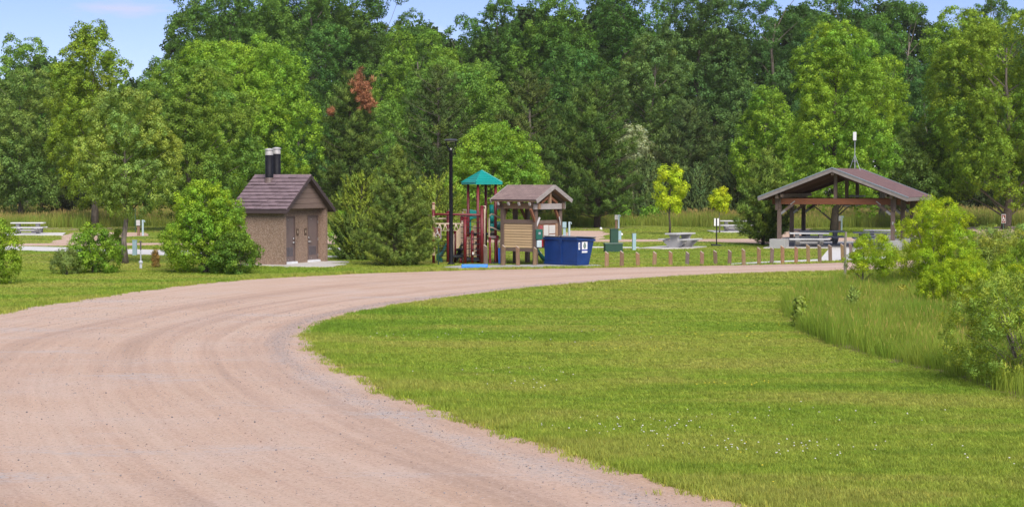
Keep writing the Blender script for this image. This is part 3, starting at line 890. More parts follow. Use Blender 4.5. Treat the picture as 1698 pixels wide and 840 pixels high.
def crown_object(name, P, D, S, T, col, sprigs, seed, root):
    yaw = np.arctan2(D[:, 1], D[:, 0]); pit = np.arccos(np.clip(D[:, 2] / np.linalg.norm(D, axis=1), -1, 1))
    o = scatter(name, P[:, :2], np.repeat(S[:, None], 3, axis=1), sprigs, seed, z=P[:, 2], rot=np.stack([np.zeros(len(P)), pit, yaw], 1), itint=T * np.array(col)[None, :])
    o.parent = root
    return o
def plant(name, label, cat, d, xl, xr, ytop, ybot, col, kind='oval', seed=1, px=3.9, group=None, bark=None, conif=False, xb=None, spray=False, sprig=None, gain=None, **kw):
    """a tree or shrub standing at distance d whose crown spans the given photograph columns and rows"""
    xc = xb if xb is not None else (xl + xr) / 2
    b = at(xc, 300, d); b.z = 0
    k = d / F
    H = at(xc, ytop, d).z
    zb = max(0.02, at(xc, ybot, d).z) if ybot is not None else 0.0
    R = (xr - xl) / 2 * k
    sr = px * d / FR
    col = (col[0] * 1.14, col[1] * 1.04, col[2] * 0.82)
    root = thing(name, label, cat, b, 0.0, group)
    if conif:
        P, D, S, T, tr = conifer(seed, H, R, zb, sr, spray=spray, **kw)
        sp = SPRIGS[sprig or ('plume' if spray else 'pine')]; ga = (gain or 2.1) * 1.15
    else:
        P, D, S, T, tr = broadleaf(seed, H, R, zb, kind, sr, **kw)
        sp = SPRIGS[sprig or 'broad']; ga = (gain or 1.9) * 1.42
    P = P.copy(); P[:, 0] += (xl + xr) / 2 * k - xc * k
    link_mesh('trunk', tr.mesh(name + '_trunk', bark or M_BARK, True), root)
    crown_object('crown' if cat == 'tree' else 'foliage', P, D, S, T, tuple(v * ga for v in col), sp, seed, root)
    return root
def dist_row(d): return 300 + CAM_Z / d * F

G_MID = (0.08, 0.15, 0.022); G_DARK = (0.043, 0.092, 0.019); G_LIGHT = (0.115, 0.185, 0.022); G_GREY = (0.078, 0.128, 0.038)
G_OLIVE = (0.115, 0.160, 0.020); G_BLUE = (0.048, 0.094, 0.029); PINE = (0.052, 0.090, 0.020); PINE_D = (0.040, 0.068, 0.020); JUN = (0.092, 0.132, 0.017)
cw = dict(group='cottonwoods of the woods behind the campground')
# back of the woods, tallest, against the sky
plant('cottonwood_tree', 'tallest deep green cottonwood, its dark twiggy left edge against the sky', 'tree', 205, 275, 500, -60, 330, (0.050, 0.105, 0.022), 'oval', 101, nl=30, lobe=0.30, **cw)
plant('cottonwood_tree', 'tall mid green cottonwood cut by the top edge, above the red topped pine', 'tree', 214, 415, 620, -80, 330, (0.052, 0.11, 0.024), 'oval', 102, nl=30, lobe=0.30, **cw)
plant('cottonwood_tree', 'tall dark cottonwood at the left side of the gap of sky in the top middle', 'tree', 220, 555, 712, -30, 330, (0.040, 0.088, 0.02), 'oval', 103, nl=26, lobe=0.32, **cw)
plant('cottonwood_tree', 'lower bright cottonwood under the middle gap of sky', 'tree', 200, 618, 770, 44, 330, (0.075, 0.14, 0.020), 'broad', 104, nl=26, lobe=0.30, **cw)
plant('cottonwood_tree', 'cottonwood with separate upright tops right of the middle gap of sky', 'tree', 212, 765, 890, -4, 330, G_DARK, 'column', 105, nl=30, lobe=0.34, vert=1.6, **cw)
plant('cottonwood_tree', 'thin topped cottonwood showing sky through it, above the teal playground roof', 'tree', 216, 720, 812, 26, 330, (0.05, 0.11, 0.02), 'oval', 106, nl=20, lobe=0.32, **cw)
plant('cottonwood_tree', 'cottonwood with feathery upright tops above the kiosk', 'tree', 210, 840, 1000, -14, 330, (0.052, 0.112, 0.02), 'column', 107, nl=32, lobe=0.32, vert=1.5, **cw)
plant('cottonwood_tree', 'leaning cottonwood with a pale forked bare limb, above the dumpster', 'tree', 192, 1012, 1150, 52, 320, (0.060, 0.105, 0.032), 'oval', 108, nl=28, lobe=0.30, **cw)
plant('cottonwood_tree', 'tall mid green cottonwood cut by the top edge, above the silver grey olive tree', 'tree', 215, 945, 1120, -70, 330, (0.05, 0.11, 0.022), 'oval', 109, nl=28, lobe=0.30, **cw)
plant('cottonwood_tree', 'broad dark blue green cottonwood above the yellow sapling', 'tree', 200, 1070, 1255, -60, 320, G_BLUE, 'broad', 110, nl=36, lobe=0.28, **cw)
plant('cottonwood_tree', 'dark blue green cottonwood between the broadest dark one and the pavilion tree', 'tree', 203, 1200, 1360, -40, 320, (0.036, 0.084, 0.026), 'broad', 111, nl=32, lobe=0.28, **cw)
plant('cottonwood_tree', 'tall mid green cottonwood cut by the top edge, above the tip of the pavilion roof', 'tree', 215, 1310, 1490, -40, 330, (0.048, 0.105, 0.02), 'oval', 112, nl=28, lobe=0.30, **cw)
plant('cottonwood_tree', 'dark cottonwood at the left side of the small gap of sky on the right', 'tree', 218, 1445, 1560, 2, 330, (0.04, 0.092, 0.02), 'oval', 113, nl=26, lobe=0.32, **cw)
plant('cottonwood_tree', 'dark shaggy cottonwood right of the small right-hand gap of sky', 'tree', 222, 1545, 1720, -8, 330, (0.042, 0.09, 0.022), 'dome', 114, nl=30, lobe=0.28, **cw)
plant('cottonwood_tree', 'dark lower cottonwood filling the hollow right of the tall pavilion tree', 'tree', 196, 1470, 1600, 95, 340, (0.034, 0.08, 0.022), 'oval', 115, nl=24, lobe=0.32, **cw)
plant('cottonwood_tree', 'shaded cottonwood behind the red topped pine', 'tree', 195, 430, 560, 88, 340, (0.034, 0.082, 0.02), 'oval', 116, nl=26, lobe=0.32, **cw)
plant('cottonwood_tree', 'shaded cottonwood behind the pine over the dumpster', 'tree', 196, 880, 1030, 78, 340, (0.038, 0.09, 0.022), 'oval', 117, nl=26, lobe=0.32, **cw)
plant('cottonwood_tree', 'low far cottonwood in the dip of the skyline on the left', 'tree', 230, 195, 330, 100, 340, (0.052, 0.105, 0.022), 'dome', 118, nl=24, lobe=0.32, **cw)
plant('cottonwood_tree', 'dark cottonwood at the left edge of the woods with its top just under the sky', 'tree', 185, -30, 118, 60, 340, (0.07, 0.135, 0.028), 'oval', 119, nl=26, lobe=0.32, **cw)
# middle distance
plant('cottonwood_tree', 'grey green spreading cottonwood with low boughs behind the left picnic table', 'tree', 150, -70, 118, 120, 350, (0.080, 0.130, 0.036), 'broad', 121, nl=32, lobe=0.30, xb=34, **cw)
plant('poplar_tree', 'tall yellow olive poplar with thin upright tops against the left sky', 'tree', 131, 84, 218, 34, 338, (0.100, 0.155, 0.020), 'column', 122, nl=40, lobe=0.28, vert=1.8, xb=157, yellow=0.12)
plant('cottonwood_tree', 'rounded mid green cottonwood standing behind the restroom bush', 'tree', 122, 190, 432, 102, 352, (0.080, 0.138, 0.026), 'dome', 123, nl=44, lobe=0.27, **cw)
plant('poplar_tree', 'bright yellow green poplar behind the restroom vents', 'tree', 138, 275, 522, 66, 360, (0.100, 0.175, 0.022), 'broad', 124, nl=40, lobe=0.27, vert=1.6, yellow=0.2)
p_red = plant('pine_tree', 'dark pine with a rusty red dead top behind the restroom', 'tree', 140, 520, 645, 122, 345, PINE, seed=125, conif=True, rise=0.2, pw=0.62, levels=18, bark=M_BARK_DARK)
plant('cottonwood_tree', 'broad light green cottonwood rising behind the two dark pines', 'tree', 172, 632, 890, 98, 345, (0.072, 0.142, 0.028), 'dome', 126, nl=44, lobe=0.26, **cw)
plant('pine_tree', 'sparse dull green pine behind the street lamp', 'tree', 132, 655, 800, 112, 350, PINE_D, seed=127, conif=True, rise=0.3, pw=0.5, levels=16, sparse=0.12, bark=M_BARK)
plant('pine_tree', 'sparse dull olive pine behind the kiosk roof', 'tree', 138, 815, 940, 118, 350, (0.042, 0.066, 0.018), seed=128, conif=True, rise=0.3, pw=0.5, levels=16, sparse=0.12, bark=M_BARK)
plant('ash_tree', 'light green rounded tree right behind the playground roof', 'tree', 104, 735, 898, 204, 360, (0.098, 0.175, 0.024), 'dome', 129, nl=34, lobe=0.28)
plant('pine_tree', 'largest dark green pine, behind the dumpster', 'tree', 130, 888, 1062, 138, 352, (0.040, 0.076, 0.017), seed=130, conif=True, rise=0.15, pw=0.6, levels=20, bark=M_BARK_DARK, xb=990)
for i, (a, b_, t, bt, lb) in enumerate(((1015, 1085, 208, 300, 'silver grey olive tree poking out right of the largest pine'), (1058, 1125, 240, 320, 'lower silver grey olive tree behind the yellow sapling'))):
    plant('olive_tree', lb, 'tree', 152 + 3 * i, a, b_, t, bt, (0.155, 0.19, 0.135), 'oval', 131 + i, nl=18, lobe=0.34, yellow=0.05, group='silver olive trees at the edge of the woods')
plant('pine_tree', 'blunt dark pine left of the pavilion trees, behind the yellow sapling', 'tree', 152, 1085, 1202, 165, 345, (0.038, 0.066, 0.022), seed=133, conif=True, rise=0.25, pw=0.5, levels=16, bark=M_BARK_DARK)
for i, (a, b_, t, cc, lb) in enumerate(((1040, 1110, 262, (0.045, 0.075, 0.026), 'small dark cedar left of the yellow sapling'), (1120, 1190, 275, (0.04, 0.07, 0.025), 'small dark cedar right of the yellow sapling'), (1180, 1245, 262, (0.05, 0.08, 0.026), 'small dark cedar beside the pavilion pine'), (930, 1010, 268, (0.045, 0.06, 0.026), 'small brownish cedar under the largest pine'))):
    plant('cedar_tree', lb, 'tree', 143 + i, a, b_, t, None, cc, seed=140 + i, conif=True, rise=0.9, pw=0.6, levels=14, spray=True, group='small cedars under the woods edge', bark=M_BARK_DARK)
plant('maple_tree', 'light green tree with round boughs left of the tall pavilion tree', 'tree', 142, 1207, 1335, 145, 330, (0.085, 0.158, 0.020), 'dome', 150, nl=30, lobe=0.29)
plant('maple_tree', 'tall bright green tree towering behind the pavilion roof', 'tree', 118, 1298, 1476, 40, 358, (0.096, 0.170, 0.022), 'column', 151, nl=46, lobe=0.27, xb=1383, bark=M_BARK_DARK)
plant('maple_tree', 'light green tree with cloud shaped boughs right of the pavilion antenna', 'tree', 136, 1405, 1520, 92, 330, (0.105, 0.178, 0.021), 'dome', 152, nl=24, lobe=0.30)
plant('cottonwood_tree', 'dull grey green bushy cottonwood behind the right end of the pavilion roof', 'tree', 128, 1462, 1592, 205, 345, (0.066, 0.112, 0.030), 'dome', 153, nl=32, lobe=0.29, **cw)
plant('cottonwood_tree', 'huge olive green cottonwood at the right edge of the photo', 'tree', 126, 1528, 1790, 14, 350, (0.092, 0.155, 0.022), 'broad', 154, nl=60, lobe=0.23, vert=1.3, xb=1668, **cw)
for i, (a, b_, t, lb) in enumerate(((1010, 1048, 338, 'small bright bush at the woods edge below the largest pine'), (1062, 1098, 344, 'small bright bush at the woods edge left of the yellow sapling'), (545, 600, 345, 'light green bush between the restroom and the front pine'))):
    plant('bush', lb, 'bush', (140, 141, 96)[i], a, b_, t, None, (0.07, 0.15, 0.02), 'dome', 160 + i, nl=14, lobe=0.36, stems=4, group='small bushes at the edge of the woods')
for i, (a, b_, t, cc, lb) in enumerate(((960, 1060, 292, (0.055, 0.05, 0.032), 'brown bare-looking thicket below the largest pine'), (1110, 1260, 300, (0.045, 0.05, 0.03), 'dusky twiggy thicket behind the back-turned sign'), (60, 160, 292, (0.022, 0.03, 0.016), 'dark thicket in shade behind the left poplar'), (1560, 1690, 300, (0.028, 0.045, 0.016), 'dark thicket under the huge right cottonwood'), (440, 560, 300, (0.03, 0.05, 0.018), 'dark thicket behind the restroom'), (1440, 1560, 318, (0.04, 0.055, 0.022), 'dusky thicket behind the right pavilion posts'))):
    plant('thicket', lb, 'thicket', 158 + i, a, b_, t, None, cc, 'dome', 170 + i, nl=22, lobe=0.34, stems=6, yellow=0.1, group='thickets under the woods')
# nearer trees
plant('cottonwood_sapling', 'slim grey green tree with a bare grey trunk standing in the left lawn', 'tree', 73.6, 130, 288, 150, 362, (0.115, 0.172, 0.046), 'oval', 201, nl=40, lobe=0.27, vert=1.35, xb=207, yellow=0.18)
plant('pine_tree', 'bushy dark pine standing in front of the playground', 'tree', 72, 594, 720, 243, 434, (0.074, 0.116, 0.026), seed=202, conif=True, rise=0.22, pw=1.0, levels=24, whorl=7, xb=655, px=3.0, bark=M_BARK_DARK)
plant('juniper_tree', 'feathery olive juniper left behind the front pine', 'tree', 78, 552, 648, 288, None, JUN, seed=203, conif=True, rise=0.95, pw=0.40, levels=13, spray=True, bark=M_BARK_DARK, yellow=0.10)
plant('juniper_tree', 'feathery olive juniper between the front pine and the street lamp', 'tree', 84, 672, 772, 290, None, (0.09, 0.13, 0.018), seed=204, conif=True, rise=0.95, pw=0.40, levels=13, spray=True, bark=M_BARK_DARK, yellow=0.10)
plant('juniper_tree', 'low dark juniper between the restroom and the front pine', 'tree', 77.5, 545, 640, 352, None, (0.045, 0.075, 0.016), seed=206, conif=True, rise=0.7, pw=0.40, levels=9, spray=True, bark=M_BARK_DARK)
plant('pine_tree', 'green pine at the left end of the pavilion', 'tree', 95, 1222, 1318, 250, 396, (0.072, 0.118, 0.022), seed=205, conif=True, rise=0.35, pw=0.5, levels=16, xb=1266, bark=M_BARK_DARK)
plant('sapling', 'slender yellow leaved sapling behind the lone picnic table', 'tree', 114, 1084, 1138, 274, 352, (0.205, 0.275, 0.020), 'oval', 207, nl=24, lobe=0.22, vert=1.4, dens=0.42, px=3.4, gain=1.9, bark=M_BARK_DARK, yellow=0.1)
plant('sapling', 'small yellow green sapling behind the back-turned sign', 'tree', 118, 1177, 1210, 311, 354, (0.20, 0.26, 0.015), 'oval', 208, nl=14, lobe=0.30, dens=0.8, px=3.4, gain=1.8, bark=M_BARK, yellow=0.1)
# shrubs
plant('bush', 'light green bush cut by the left edge of the photo', 'bush', 59, -50, 34, 362, None, (0.098, 0.165, 0.02), 'dome', 210, nl=22, lobe=0.34, stems=5)
plant('bush', 'small dull grey green bush beside the round bush in the left lawn', 'bush', 65, 82, 136, 412, None, (0.085, 0.125, 0.04), 'dome', 211, nl=18, lobe=0.36, stems=6, yellow=0.1, sprig='willow')
plant('bush', 'round broad leaved green bush in the left lawn', 'bush', 66, 110, 198, 372, None, (0.080, 0.150, 0.018), 'dome', 212, nl=26, lobe=0.32, stems=5)
plant('bush', 'large yellow green bush hiding the left wall of the restroom', 'bush', 66.5, 270, 412, 298, None, (0.102, 0.178, 0.020), 'dome', 213, nl=60, lobe=0.21, vert=1.6, px=4.0, stems=6, yellow=0.22)
plant('bush', 'low dark green bush at the foot of the large yellow green one', 'bush', 65.3, 345, 428, 384, None, (0.060, 0.115, 0.018), 'dome', 214, nl=24, lobe=0.33, stems=5)
plant('weed', 'narrow brown dried weed near the water spigot', 'plant', 70, 250, 263, 414, None, (0.15, 0.11, 0.045), 'column', 215, px=2.2, dens=0.28, nl=14, lobe=0.42, stems=3, yellow=0.3, sprig='willow')
plant('weed', 'spindly pale green weed stem by the slim grey green tree', 'plant', 76, 186, 202, 380, None, (0.12, 0.19, 0.03), 'vase', 216, nl=6, lobe=0.4, stems=2)
plant('shrub', 'bright yellow green shrub rising in front of the right pavilion posts', 'shrub', 55, 1486, 1622, 326, None, (0.17, 0.255, 0.015), 'dome', 220, nl=64, lobe=0.21, vert=1.5, sprig='willow', gain=1.5, stems=6, yellow=0.2, xb=1552)
plant('shrub', 'small bright shrub with a thin dark forked stem, left end of the right thicket', 'shrub', 54, 1404, 1492, 388, 462, (0.165, 0.25, 0.015), 'broad', 221, nl=26, lobe=0.25, sprig='willow', dens=0.8, gain=1.5, stems=1, xb=1433, yellow=0.2, bark=M_BARK_DARK)
plant('willow_shrub', 'wide dull olive willow with bare grey twigs behind the bright shrubs', 'shrub', 57, 1548, 1790, 372, None, (0.115, 0.165, 0.042), 'dome', 222, nl=80, lobe=0.16, dens=0.7, stems=16, sprig='willow', yellow=0.3)
plant('shrub', 'low bright green shrub growing out of the tall grass before the willows', 'shrub', 46, 1522, 1655, 428, None, (0.165, 0.25, 0.016), 'dome', 223, nl=46, lobe=0.22, vert=1.4, sprig='willow', gain=1.5, stems=6, yellow=0.2)
plant('shrub', 'bright shrub between the two willows at the right edge', 'shrub', 38, 1612, 1740, 432, None, (0.15, 0.23, 0.018), 'dome', 224, nl=40, lobe=0.23, vert=1.4, sprig='willow', gain=1.5, stems=6, yellow=0.2)
plant('willow_shrub', 'near dusky willow with bare forked branches at the right edge', 'shrub', 29.6, 1580, 1830, 448, None, (0.115, 0.165, 0.032), 'broad', 225, nl=80, lobe=0.16, dens=0.55, px=6, stems=12, sprig='willow', yellow=0.25)
plant('weed', 'single broad leaved weed standing at the corner of the tall grass', 'plant', 41.5, 1319, 1337, 494, None, (0.13, 0.185, 0.045), 'column', 226, nl=12, lobe=0.36, stems=1, sprig='big', px=4.5, dens=0.8, yellow=0.05)
plant('cedar_sapling', 'knee high dark cedar sapling in the tall grass', 'plant', 45, 1402, 1432, 478, None, (0.11, 0.165, 0.04), seed=227, px=3.5, gain=2.0, conif=True, rise=0.6, pw=0.8, levels=9, spray=True)
plant('cedar_sapling', 'thin yellowish cedar sapling deeper in the tall grass', 'plant', 50, 1488, 1506, 478, None, (0.15, 0.17, 0.035), seed=228, conif=True, rise=0.6, pw=0.8, levels=8, spray=True)
plant('shrub', 'low mid green shrub at the right edge between the wide willow and the near one', 'shrub', 49, 1640, 1800, 398, None, (0.12, 0.19, 0.022), 'dome', 229, nl=44, lobe=0.22, vert=1.3, stems=6, sprig='willow', gain=1.5)
# the dead top of the red pine: needles of its own colour
_k = 140 / F; _rg = np.random.default_rng(77); _P = []
for _x, _y, _s in [(597, 126, 7), (603, 140, 9), (609, 154, 10), (592, 146, 7), (614, 168, 8), (602, 166, 9), (596, 156, 8), (608, 176, 7), (549, 186, 3)]:
    _b = at(_x, _y, 138.4) - Vector(p_red.location)
    _P.append(_rg.normal((_b.x, _b.y, _b.z), (_s * _k * .5, _s * _k * .5, _s * _k * .6), (12, 3)))
_P = np.concatenate(_P); _n = len(_P)
_g = _rg.uniform(.7, 1.3, (_n, 1))
_dt = crown_object('dead_top', _P, _rg.normal(size=(_n, 3)) * .5 + np.array([0, -.2, .7]), 0.36 * _rg.uniform(.6, 1.3, _n), np.ones((_n, 3)) * _g, (0.44, 0.20, 0.105), SPRIGS['pine'], 7, p_red)
_dt['label'] = 'rusty red dead needles'
# the far wood behind the trees one can tell apart: one mass
_rg = np.random.default_rng(5); _n = 15000
_x = _rg.uniform(-115, 115, _n); _topz = 25.5 + 2.0 * np.sin(_x * 0.16) + 1.6 * np.sin(_x * 0.47 + 1)
_topz = np.where(np.abs(_x + 66) < 17, _topz - 8.5, _topz)
_z = _rg.random(_n) ** 0.8 * _topz
_P = np.stack([_x, 246 + 3 * np.sin(_x * 0.5) - 5 * np.abs(np.sin(_x * .35 + _z * .25)) + _rg.normal(0, 1.5, _n), _z], 1)
_T = np.clip(_rg.normal(1, .15, _n), .6, 1.4)[:, None] * np.ones((1, 3))
_w = crown_object('woods', _P, _rg.normal(size=(_n, 3)) * .5 + np.array([0, -.6, .8]), 1.25 * _rg.uniform(.7, 1.4, _n), _T, (0.07, 0.135, 0.032), SPRIGS['broad'], 8, None)

# ------------------------------------------------------------------ built things
ORD = ['first', 'second', 'third', 'fourth', 'fifth', 'sixth', 'seventh', 'eighth', 'ninth', 'tenth', 'eleventh', 'twelfth', 'thirteenth', 'fourteenth', 'fifteenth', 'sixteenth', 'seventeenth', 'eighteenth', 'nineteenth', 'twentieth']
M_BROWN_METAL = paint('brown_painted_metal', (0.125, 0.085, 0.075), 0.5, 0.08, 5)
M_FASCIA = paint('dark_fascia', (0.062, 0.042, 0.042), 0.5, 0.08, 5)
M_DOOR = paint('brown_grey_door', (0.165, 0.120, 0.112), 0.45, 0.06, 3)
M_STEEL = paint('brushed_steel', (0.55, 0.55, 0.56), 0.35, 0.06, 10, metal=0.8)
M_GALV = paint('galvanised_cap', (0.55, 0.52, 0.50), 0.5, 0.15, 8, metal=0.3)
M_BLACK = paint('black_enamel', (0.010, 0.010, 0.014), 0.55, 0.1, 4, spec=0.15)
M_SILL = paint('pale_sill', (0.68, 0.69, 0.73), 0.7, 0.1, 6)
M_SHINGLE = paint('brown_roof_shingle', (0.20, 0.142, 0.155), 0.7, 0.16, 9, dirt=(0.27, 0.205, 0.215), obj_var=0.22, bump_s=0.3)

def agg_mat():
    m, nt, b = nt_new('exposed_aggregate')
    co = coords(nt, 'Object')
    v = node(nt, 'ShaderNodeTexVoronoi', Scale=38.0); nt.links.new(co, v.inputs['Vector'])
    n1 = noise(nt, co, 55, 3, 0.7); n2 = noise(nt, co, 0.9, 5, 0.6)
    sep = node(nt, 'ShaderNodeSeparateColor'); nt.links.new(v.outputs['Color'], sep.inputs[0])
    c = ramp(nt, sep.outputs[0], [(0.0, (0.11, 0.068, 0.048)), (0.35, (0.225, 0.140, 0.092)), (0.7, (0.31, 0.208, 0.145)), (1.0, (0.46, 0.36, 0.29))])
    c = mixc(nt, 0.45, c, ramp(nt, n1, [(0.3, (0.125, 0.08, 0.058)), (0.7, (0.33, 0.225, 0.165))]))
    c = mixc(nt, 1.0, c, ramp(nt, n2, [(0.3, 0.88), (0.7, 1.08)]), 'MULTIPLY')
    nt.links.new(c, b.inputs['Base Color']); b.inputs['Roughness'].default_value = 0.9
    bump(nt, b, v.outputs['Distance'], 0.5, 0.015)
    return m
M_AGG = agg_mat()

# ---- restroom ------------------------------------------------------------
def restroom():
    th = math.radians(67)
    b = G(475.3, 441.6)
    # local x runs along the door front (away to the right), local y into the building
    root = thing('restroom_building', 'small brown aggregate restroom with two doors and two black vent pipes', 'restroom', b, th)
    W, L, Hw, rise, rec = 3.70, 2.62, 2.42, 1.31, 0.33
    t = 0.16
    w = MB()
    w.box((t / 2, L / 2 - 0.05, Hw / 2), (t, L - 0.3, Hw))
    w.box((W - t / 2, L / 2 - 0.05, Hw / 2), (t, L - 0.3, Hw))
    w.box((W / 2, L - 0.28, Hw / 2), (W - 2 * t, t, Hw - 0.002))
    y0 = 0.10 + rec
    dz = 2.10; D = ((0.58, 1.44), (2.52, 3.42))
    fr = [(t, D[0][0]), (D[0][1], D[1][0]), (D[1][1], W - t)]
    for a, c in fr:
        w.box(((a + c) / 2, y0 + t / 2, Hw / 2), (c - a, t, Hw - 0.004))
    for a, c in D:
        w.box(((a + c) / 2, y0 + t / 2, (dz + Hw) / 2), (c - a, t, Hw - dz - 0.004))
    w.box((W / 2, L / 2 + 0.1, Hw - 0.06), (W - 2 * t - 0.01, L - 0.7, 0.1))
    w.build('wall', M_AGG, root)
    f = MB(); f.box((W / 2, L / 2 - 0.25, 0.02), (W + 0.5, L + 1.2, 0.09)); f.build('floor_slab', M_CONC, root)
    for k, (a, c) in enumerate(D):
        d = MB(); d.box(((a + c) / 2, y0 + 0.05, 0.10 + (dz - 0.10) / 2), (c - a - 0.07, 0.05, dz - 0.12))
        door = d.build('door', M_DOOR, root)
        fm = MB()
        for x in (a + 0.02, c - 0.02): fm.box((x, y0 + 0.028, (dz + 0.08) / 2), (0.05, 0.085, dz - 0.08))
        fm.box(((a + c) / 2, y0 + 0.028, dz - 0.022), (c - a - 0.095, 0.085, 0.05))
        fm.build('door_frame', M_BROWN_METAL, door)
        ks = MB(); ks.box(((a + c) / 2, y0 - 0.03, 0.10), (c - a + 0.02, 0.2, 0.10)); ks.build('sill', M_SILL, door)
        lo = MB(); gx0, gx1 = a + 0.16, c - 0.16
        lo.box(((gx0 + gx1) / 2, y0 + 0.02, 0.57), (gx1 - gx0, 0.012, 0.38))
        for z in range(7): lo.box(((gx0 + gx1) / 2, y0 + 0.012, 0.42 + z * 0.05), (gx1 - gx0, 0.02, 0.03), m=Matrix.Rotation(0.5, 3, 'X'))
        lo.build('louver', paint('louver_grey', (0.135, 0.115, 0.125), 0.5, 0.1, 5), door)
        hx = c - 0.11 if k == 0 else a + 0.11
        h = MB(); h.lathe([(0.028, 0), (0.034, 0.012), (0.03, 0.03), (0.012, 0.045)], 12)
        h.v = [(hx + x, y0 + 0.02 - z, 1.13 + y) for x, y, z in h.v]
        h2 = MB(); h2.lathe([(0.03, 0), (0.036, 0.02), (0.02, 0.05)], 12); h2.v = [(hx + x, y0 + 0.02 - z, 0.96 + y) for x, y, z in h2.v]
        sgn = -1 if k == 0 else 1
        h2.tube([(hx, y0 - 0.05, 0.96), (hx + sgn * 0.16, y0 - 0.055, 0.955)], 0.016, 8)
        h.build('deadbolt', M_STEEL, door, True); h2.build('handle', M_STEEL, door, True)
        for z in (1.93, 0.24):
            st = MB(); st.lathe([(0.02, 0), (0.02, 0.008)], 8)
            st.v = [((a + c) / 2 - 0.1 + x, y0 + 0.024 - zz, z + y) for x, y, zz in st.v]; st.build('rivet', M_STEEL, door)
        hxx = a + 0.035 if k == 0 else c - 0.035
        for z in (0.35, 1.05, 1.8):
            hg = MB(); hg.tube([(hxx, y0 - 0.022, z - 0.06), (hxx, y0 - 0.022, z + 0.06)], 0.014, 6); hg.build('hinge', M_STEEL, door)
        sx = c + 0.20 if k == 0 else a - 0.20
        sg = MB(); sg.box((sx, y0 - 0.012, 1.40), (0.18, 0.02, 0.28)); s_ = sg.build('door_sign', paint('sign_brown', (0.085, 0.05, 0.035), 0.5, 0.08, 5), root)
        sy = MB(); sy.box((sx, y0 - 0.024, 1.41), (0.07, 0.006, 0.12))
        sy.build('sign_mark', paint('sign_tan', (0.35, 0.27, 0.2), 0.6, 0.05, 5), s_)
    # gable boards
    nb = 6; M_SID = wood('brown_siding', (0.24, 0.172, 0.142), (0.19, 0.13, 0.108), 0, 0.7)
    for yy in (0.085, L - 0.27):
        for k in range(nb):
            z0 = Hw + rise * k / nb; z1 = Hw + rise * (k + 1) / nb - 0.012
            h0 = (W / 2) * (1 - k / nb) - 0.02; h1 = max(0.01, (W / 2) * (1 - (z1 - Hw) / rise) - 0.02)
            g = MB(); g.prism([(W / 2 - h0, z0), (W / 2 + h0, z0), (W / 2 + h1, z1), (W / 2 - h1, z1)], 1, yy, yy + 0.08 + 0.012 * (k % 2))
            g.build('gable_board', M_SID, root)
    # roof: deck, fascia, shingles one by one
    e, o = 0.20, 0.12
    ang = math.atan2(rise, W / 2); sl = math.hypot(rise, W / 2)
    ey = Hw - e * math.tan(ang); rz = Hw + rise
    dk = MB(); th_ = 0.10
    for s in (-1, 1):
        xo = W / 2 + s * (W / 2 + e)
        dk.prism([(xo, ey), (W / 2, rz), (W / 2, rz + th_), (xo, ey + th_)] if s < 0 else [(W / 2, rz), (xo, ey), (xo, ey + th_), (W / 2, rz + th_)], 1, -o, L - 0.1 + o)
    roof = dk.build('roof', paint('roof_deck_brown', (0.09, 0.062, 0.058), 0.7, 0.1, 4), root)
    for s in (-1, 1):
        xo = W / 2 + s * (W / 2 + e)
        for y in (-o - 0.02, L - 0.1 + o + 0.02):
            fa = MB(); fa.bar((xo, y, ey + 0.04), (W / 2 + s * 0.004, y, rz + 0.04), 0.04, 0.15); fa.build('fascia', M_FASCIA, roof)
        fa = MB(); fa.bar((xo + s * 0.03, -o - 0.05, ey + 0.025), (xo + s * 0.03, L - 0.1 + o + 0.05, ey + 0.025), 0.05, 0.14); fa.build('fascia', M_FASCIA, roof)
    nr = 10; sl_e = (W / 2 + e) / math.cos(ang); ch = sl_e / nr; per = 7; Lr = L - 0.1 + 2 * o + 0.06
    tw = Lr / per
    sm = MB(); sm.add([(-tw / 2 + .006, 0, 0), (tw / 2 - .006, 0, 0), (tw / 2 - .006, ch * 1.1, 0.004), (-tw / 2 + .006, ch * 1.1, 0.004),
                       (-tw / 2 + .006, -0.01, 0.06), (tw / 2 - .006, -0.01, 0.06), (tw / 2 - .006, ch * 1.1, 0.016), (-tw / 2 + .006, ch * 1.1, 0.016)],
                      [(0, 1, 5, 4), (1, 2, 6, 5), (3, 0, 4, 7), (4, 5, 6, 7), (2, 3, 7, 6)])
    sme = sm.mesh('shingle', M_SHINGLE)
    rg = random.Random(8)
    for s in (-1, 1):
        for r in range(nr):
            sh = (r % 2) * tw * 0.5
            for k in range(per + (1 if sh else 0)):
                yc = -o - 0.03 + tw * (k + 0.5) - sh
                lo_, hi_ = max(yc - tw / 2, -o - 0.03), min(yc + tw / 2, -o - 0.03 + Lr)
                if hi_ - lo_ < 0.03: continue
                ob = bpy.data.objects.new('shingle', sme); C.objects.link(ob); ob.parent = roof
                d0 = sl_e - r * ch                                   # distance down slope of the butt edge
                x = W / 2 + s * d0 * math.cos(ang); z = rz + th_ + 0.004 - d0 * math.sin(ang)
                X = Vector((0, -s * 1.0, 0)) if s < 0 else Vector((0, 1, 0))
                up = Vector((-s * math.cos(ang), 0, math.sin(ang)))
                X = up.cross(Vector((s * math.sin(ang), 0, math.cos(ang)))).normalized()
                m = Matrix((X, up, X.cross(up))).transposed().to_4x4()
                m.translation = Vector((x, (lo_ + hi_) / 2, z + rg.uniform(0, 0.006)))
                ob.matrix_local = m @ Matrix.Diagonal(((hi_ - lo_) / tw, 1, rg.uniform(0.8, 1.3), 1))
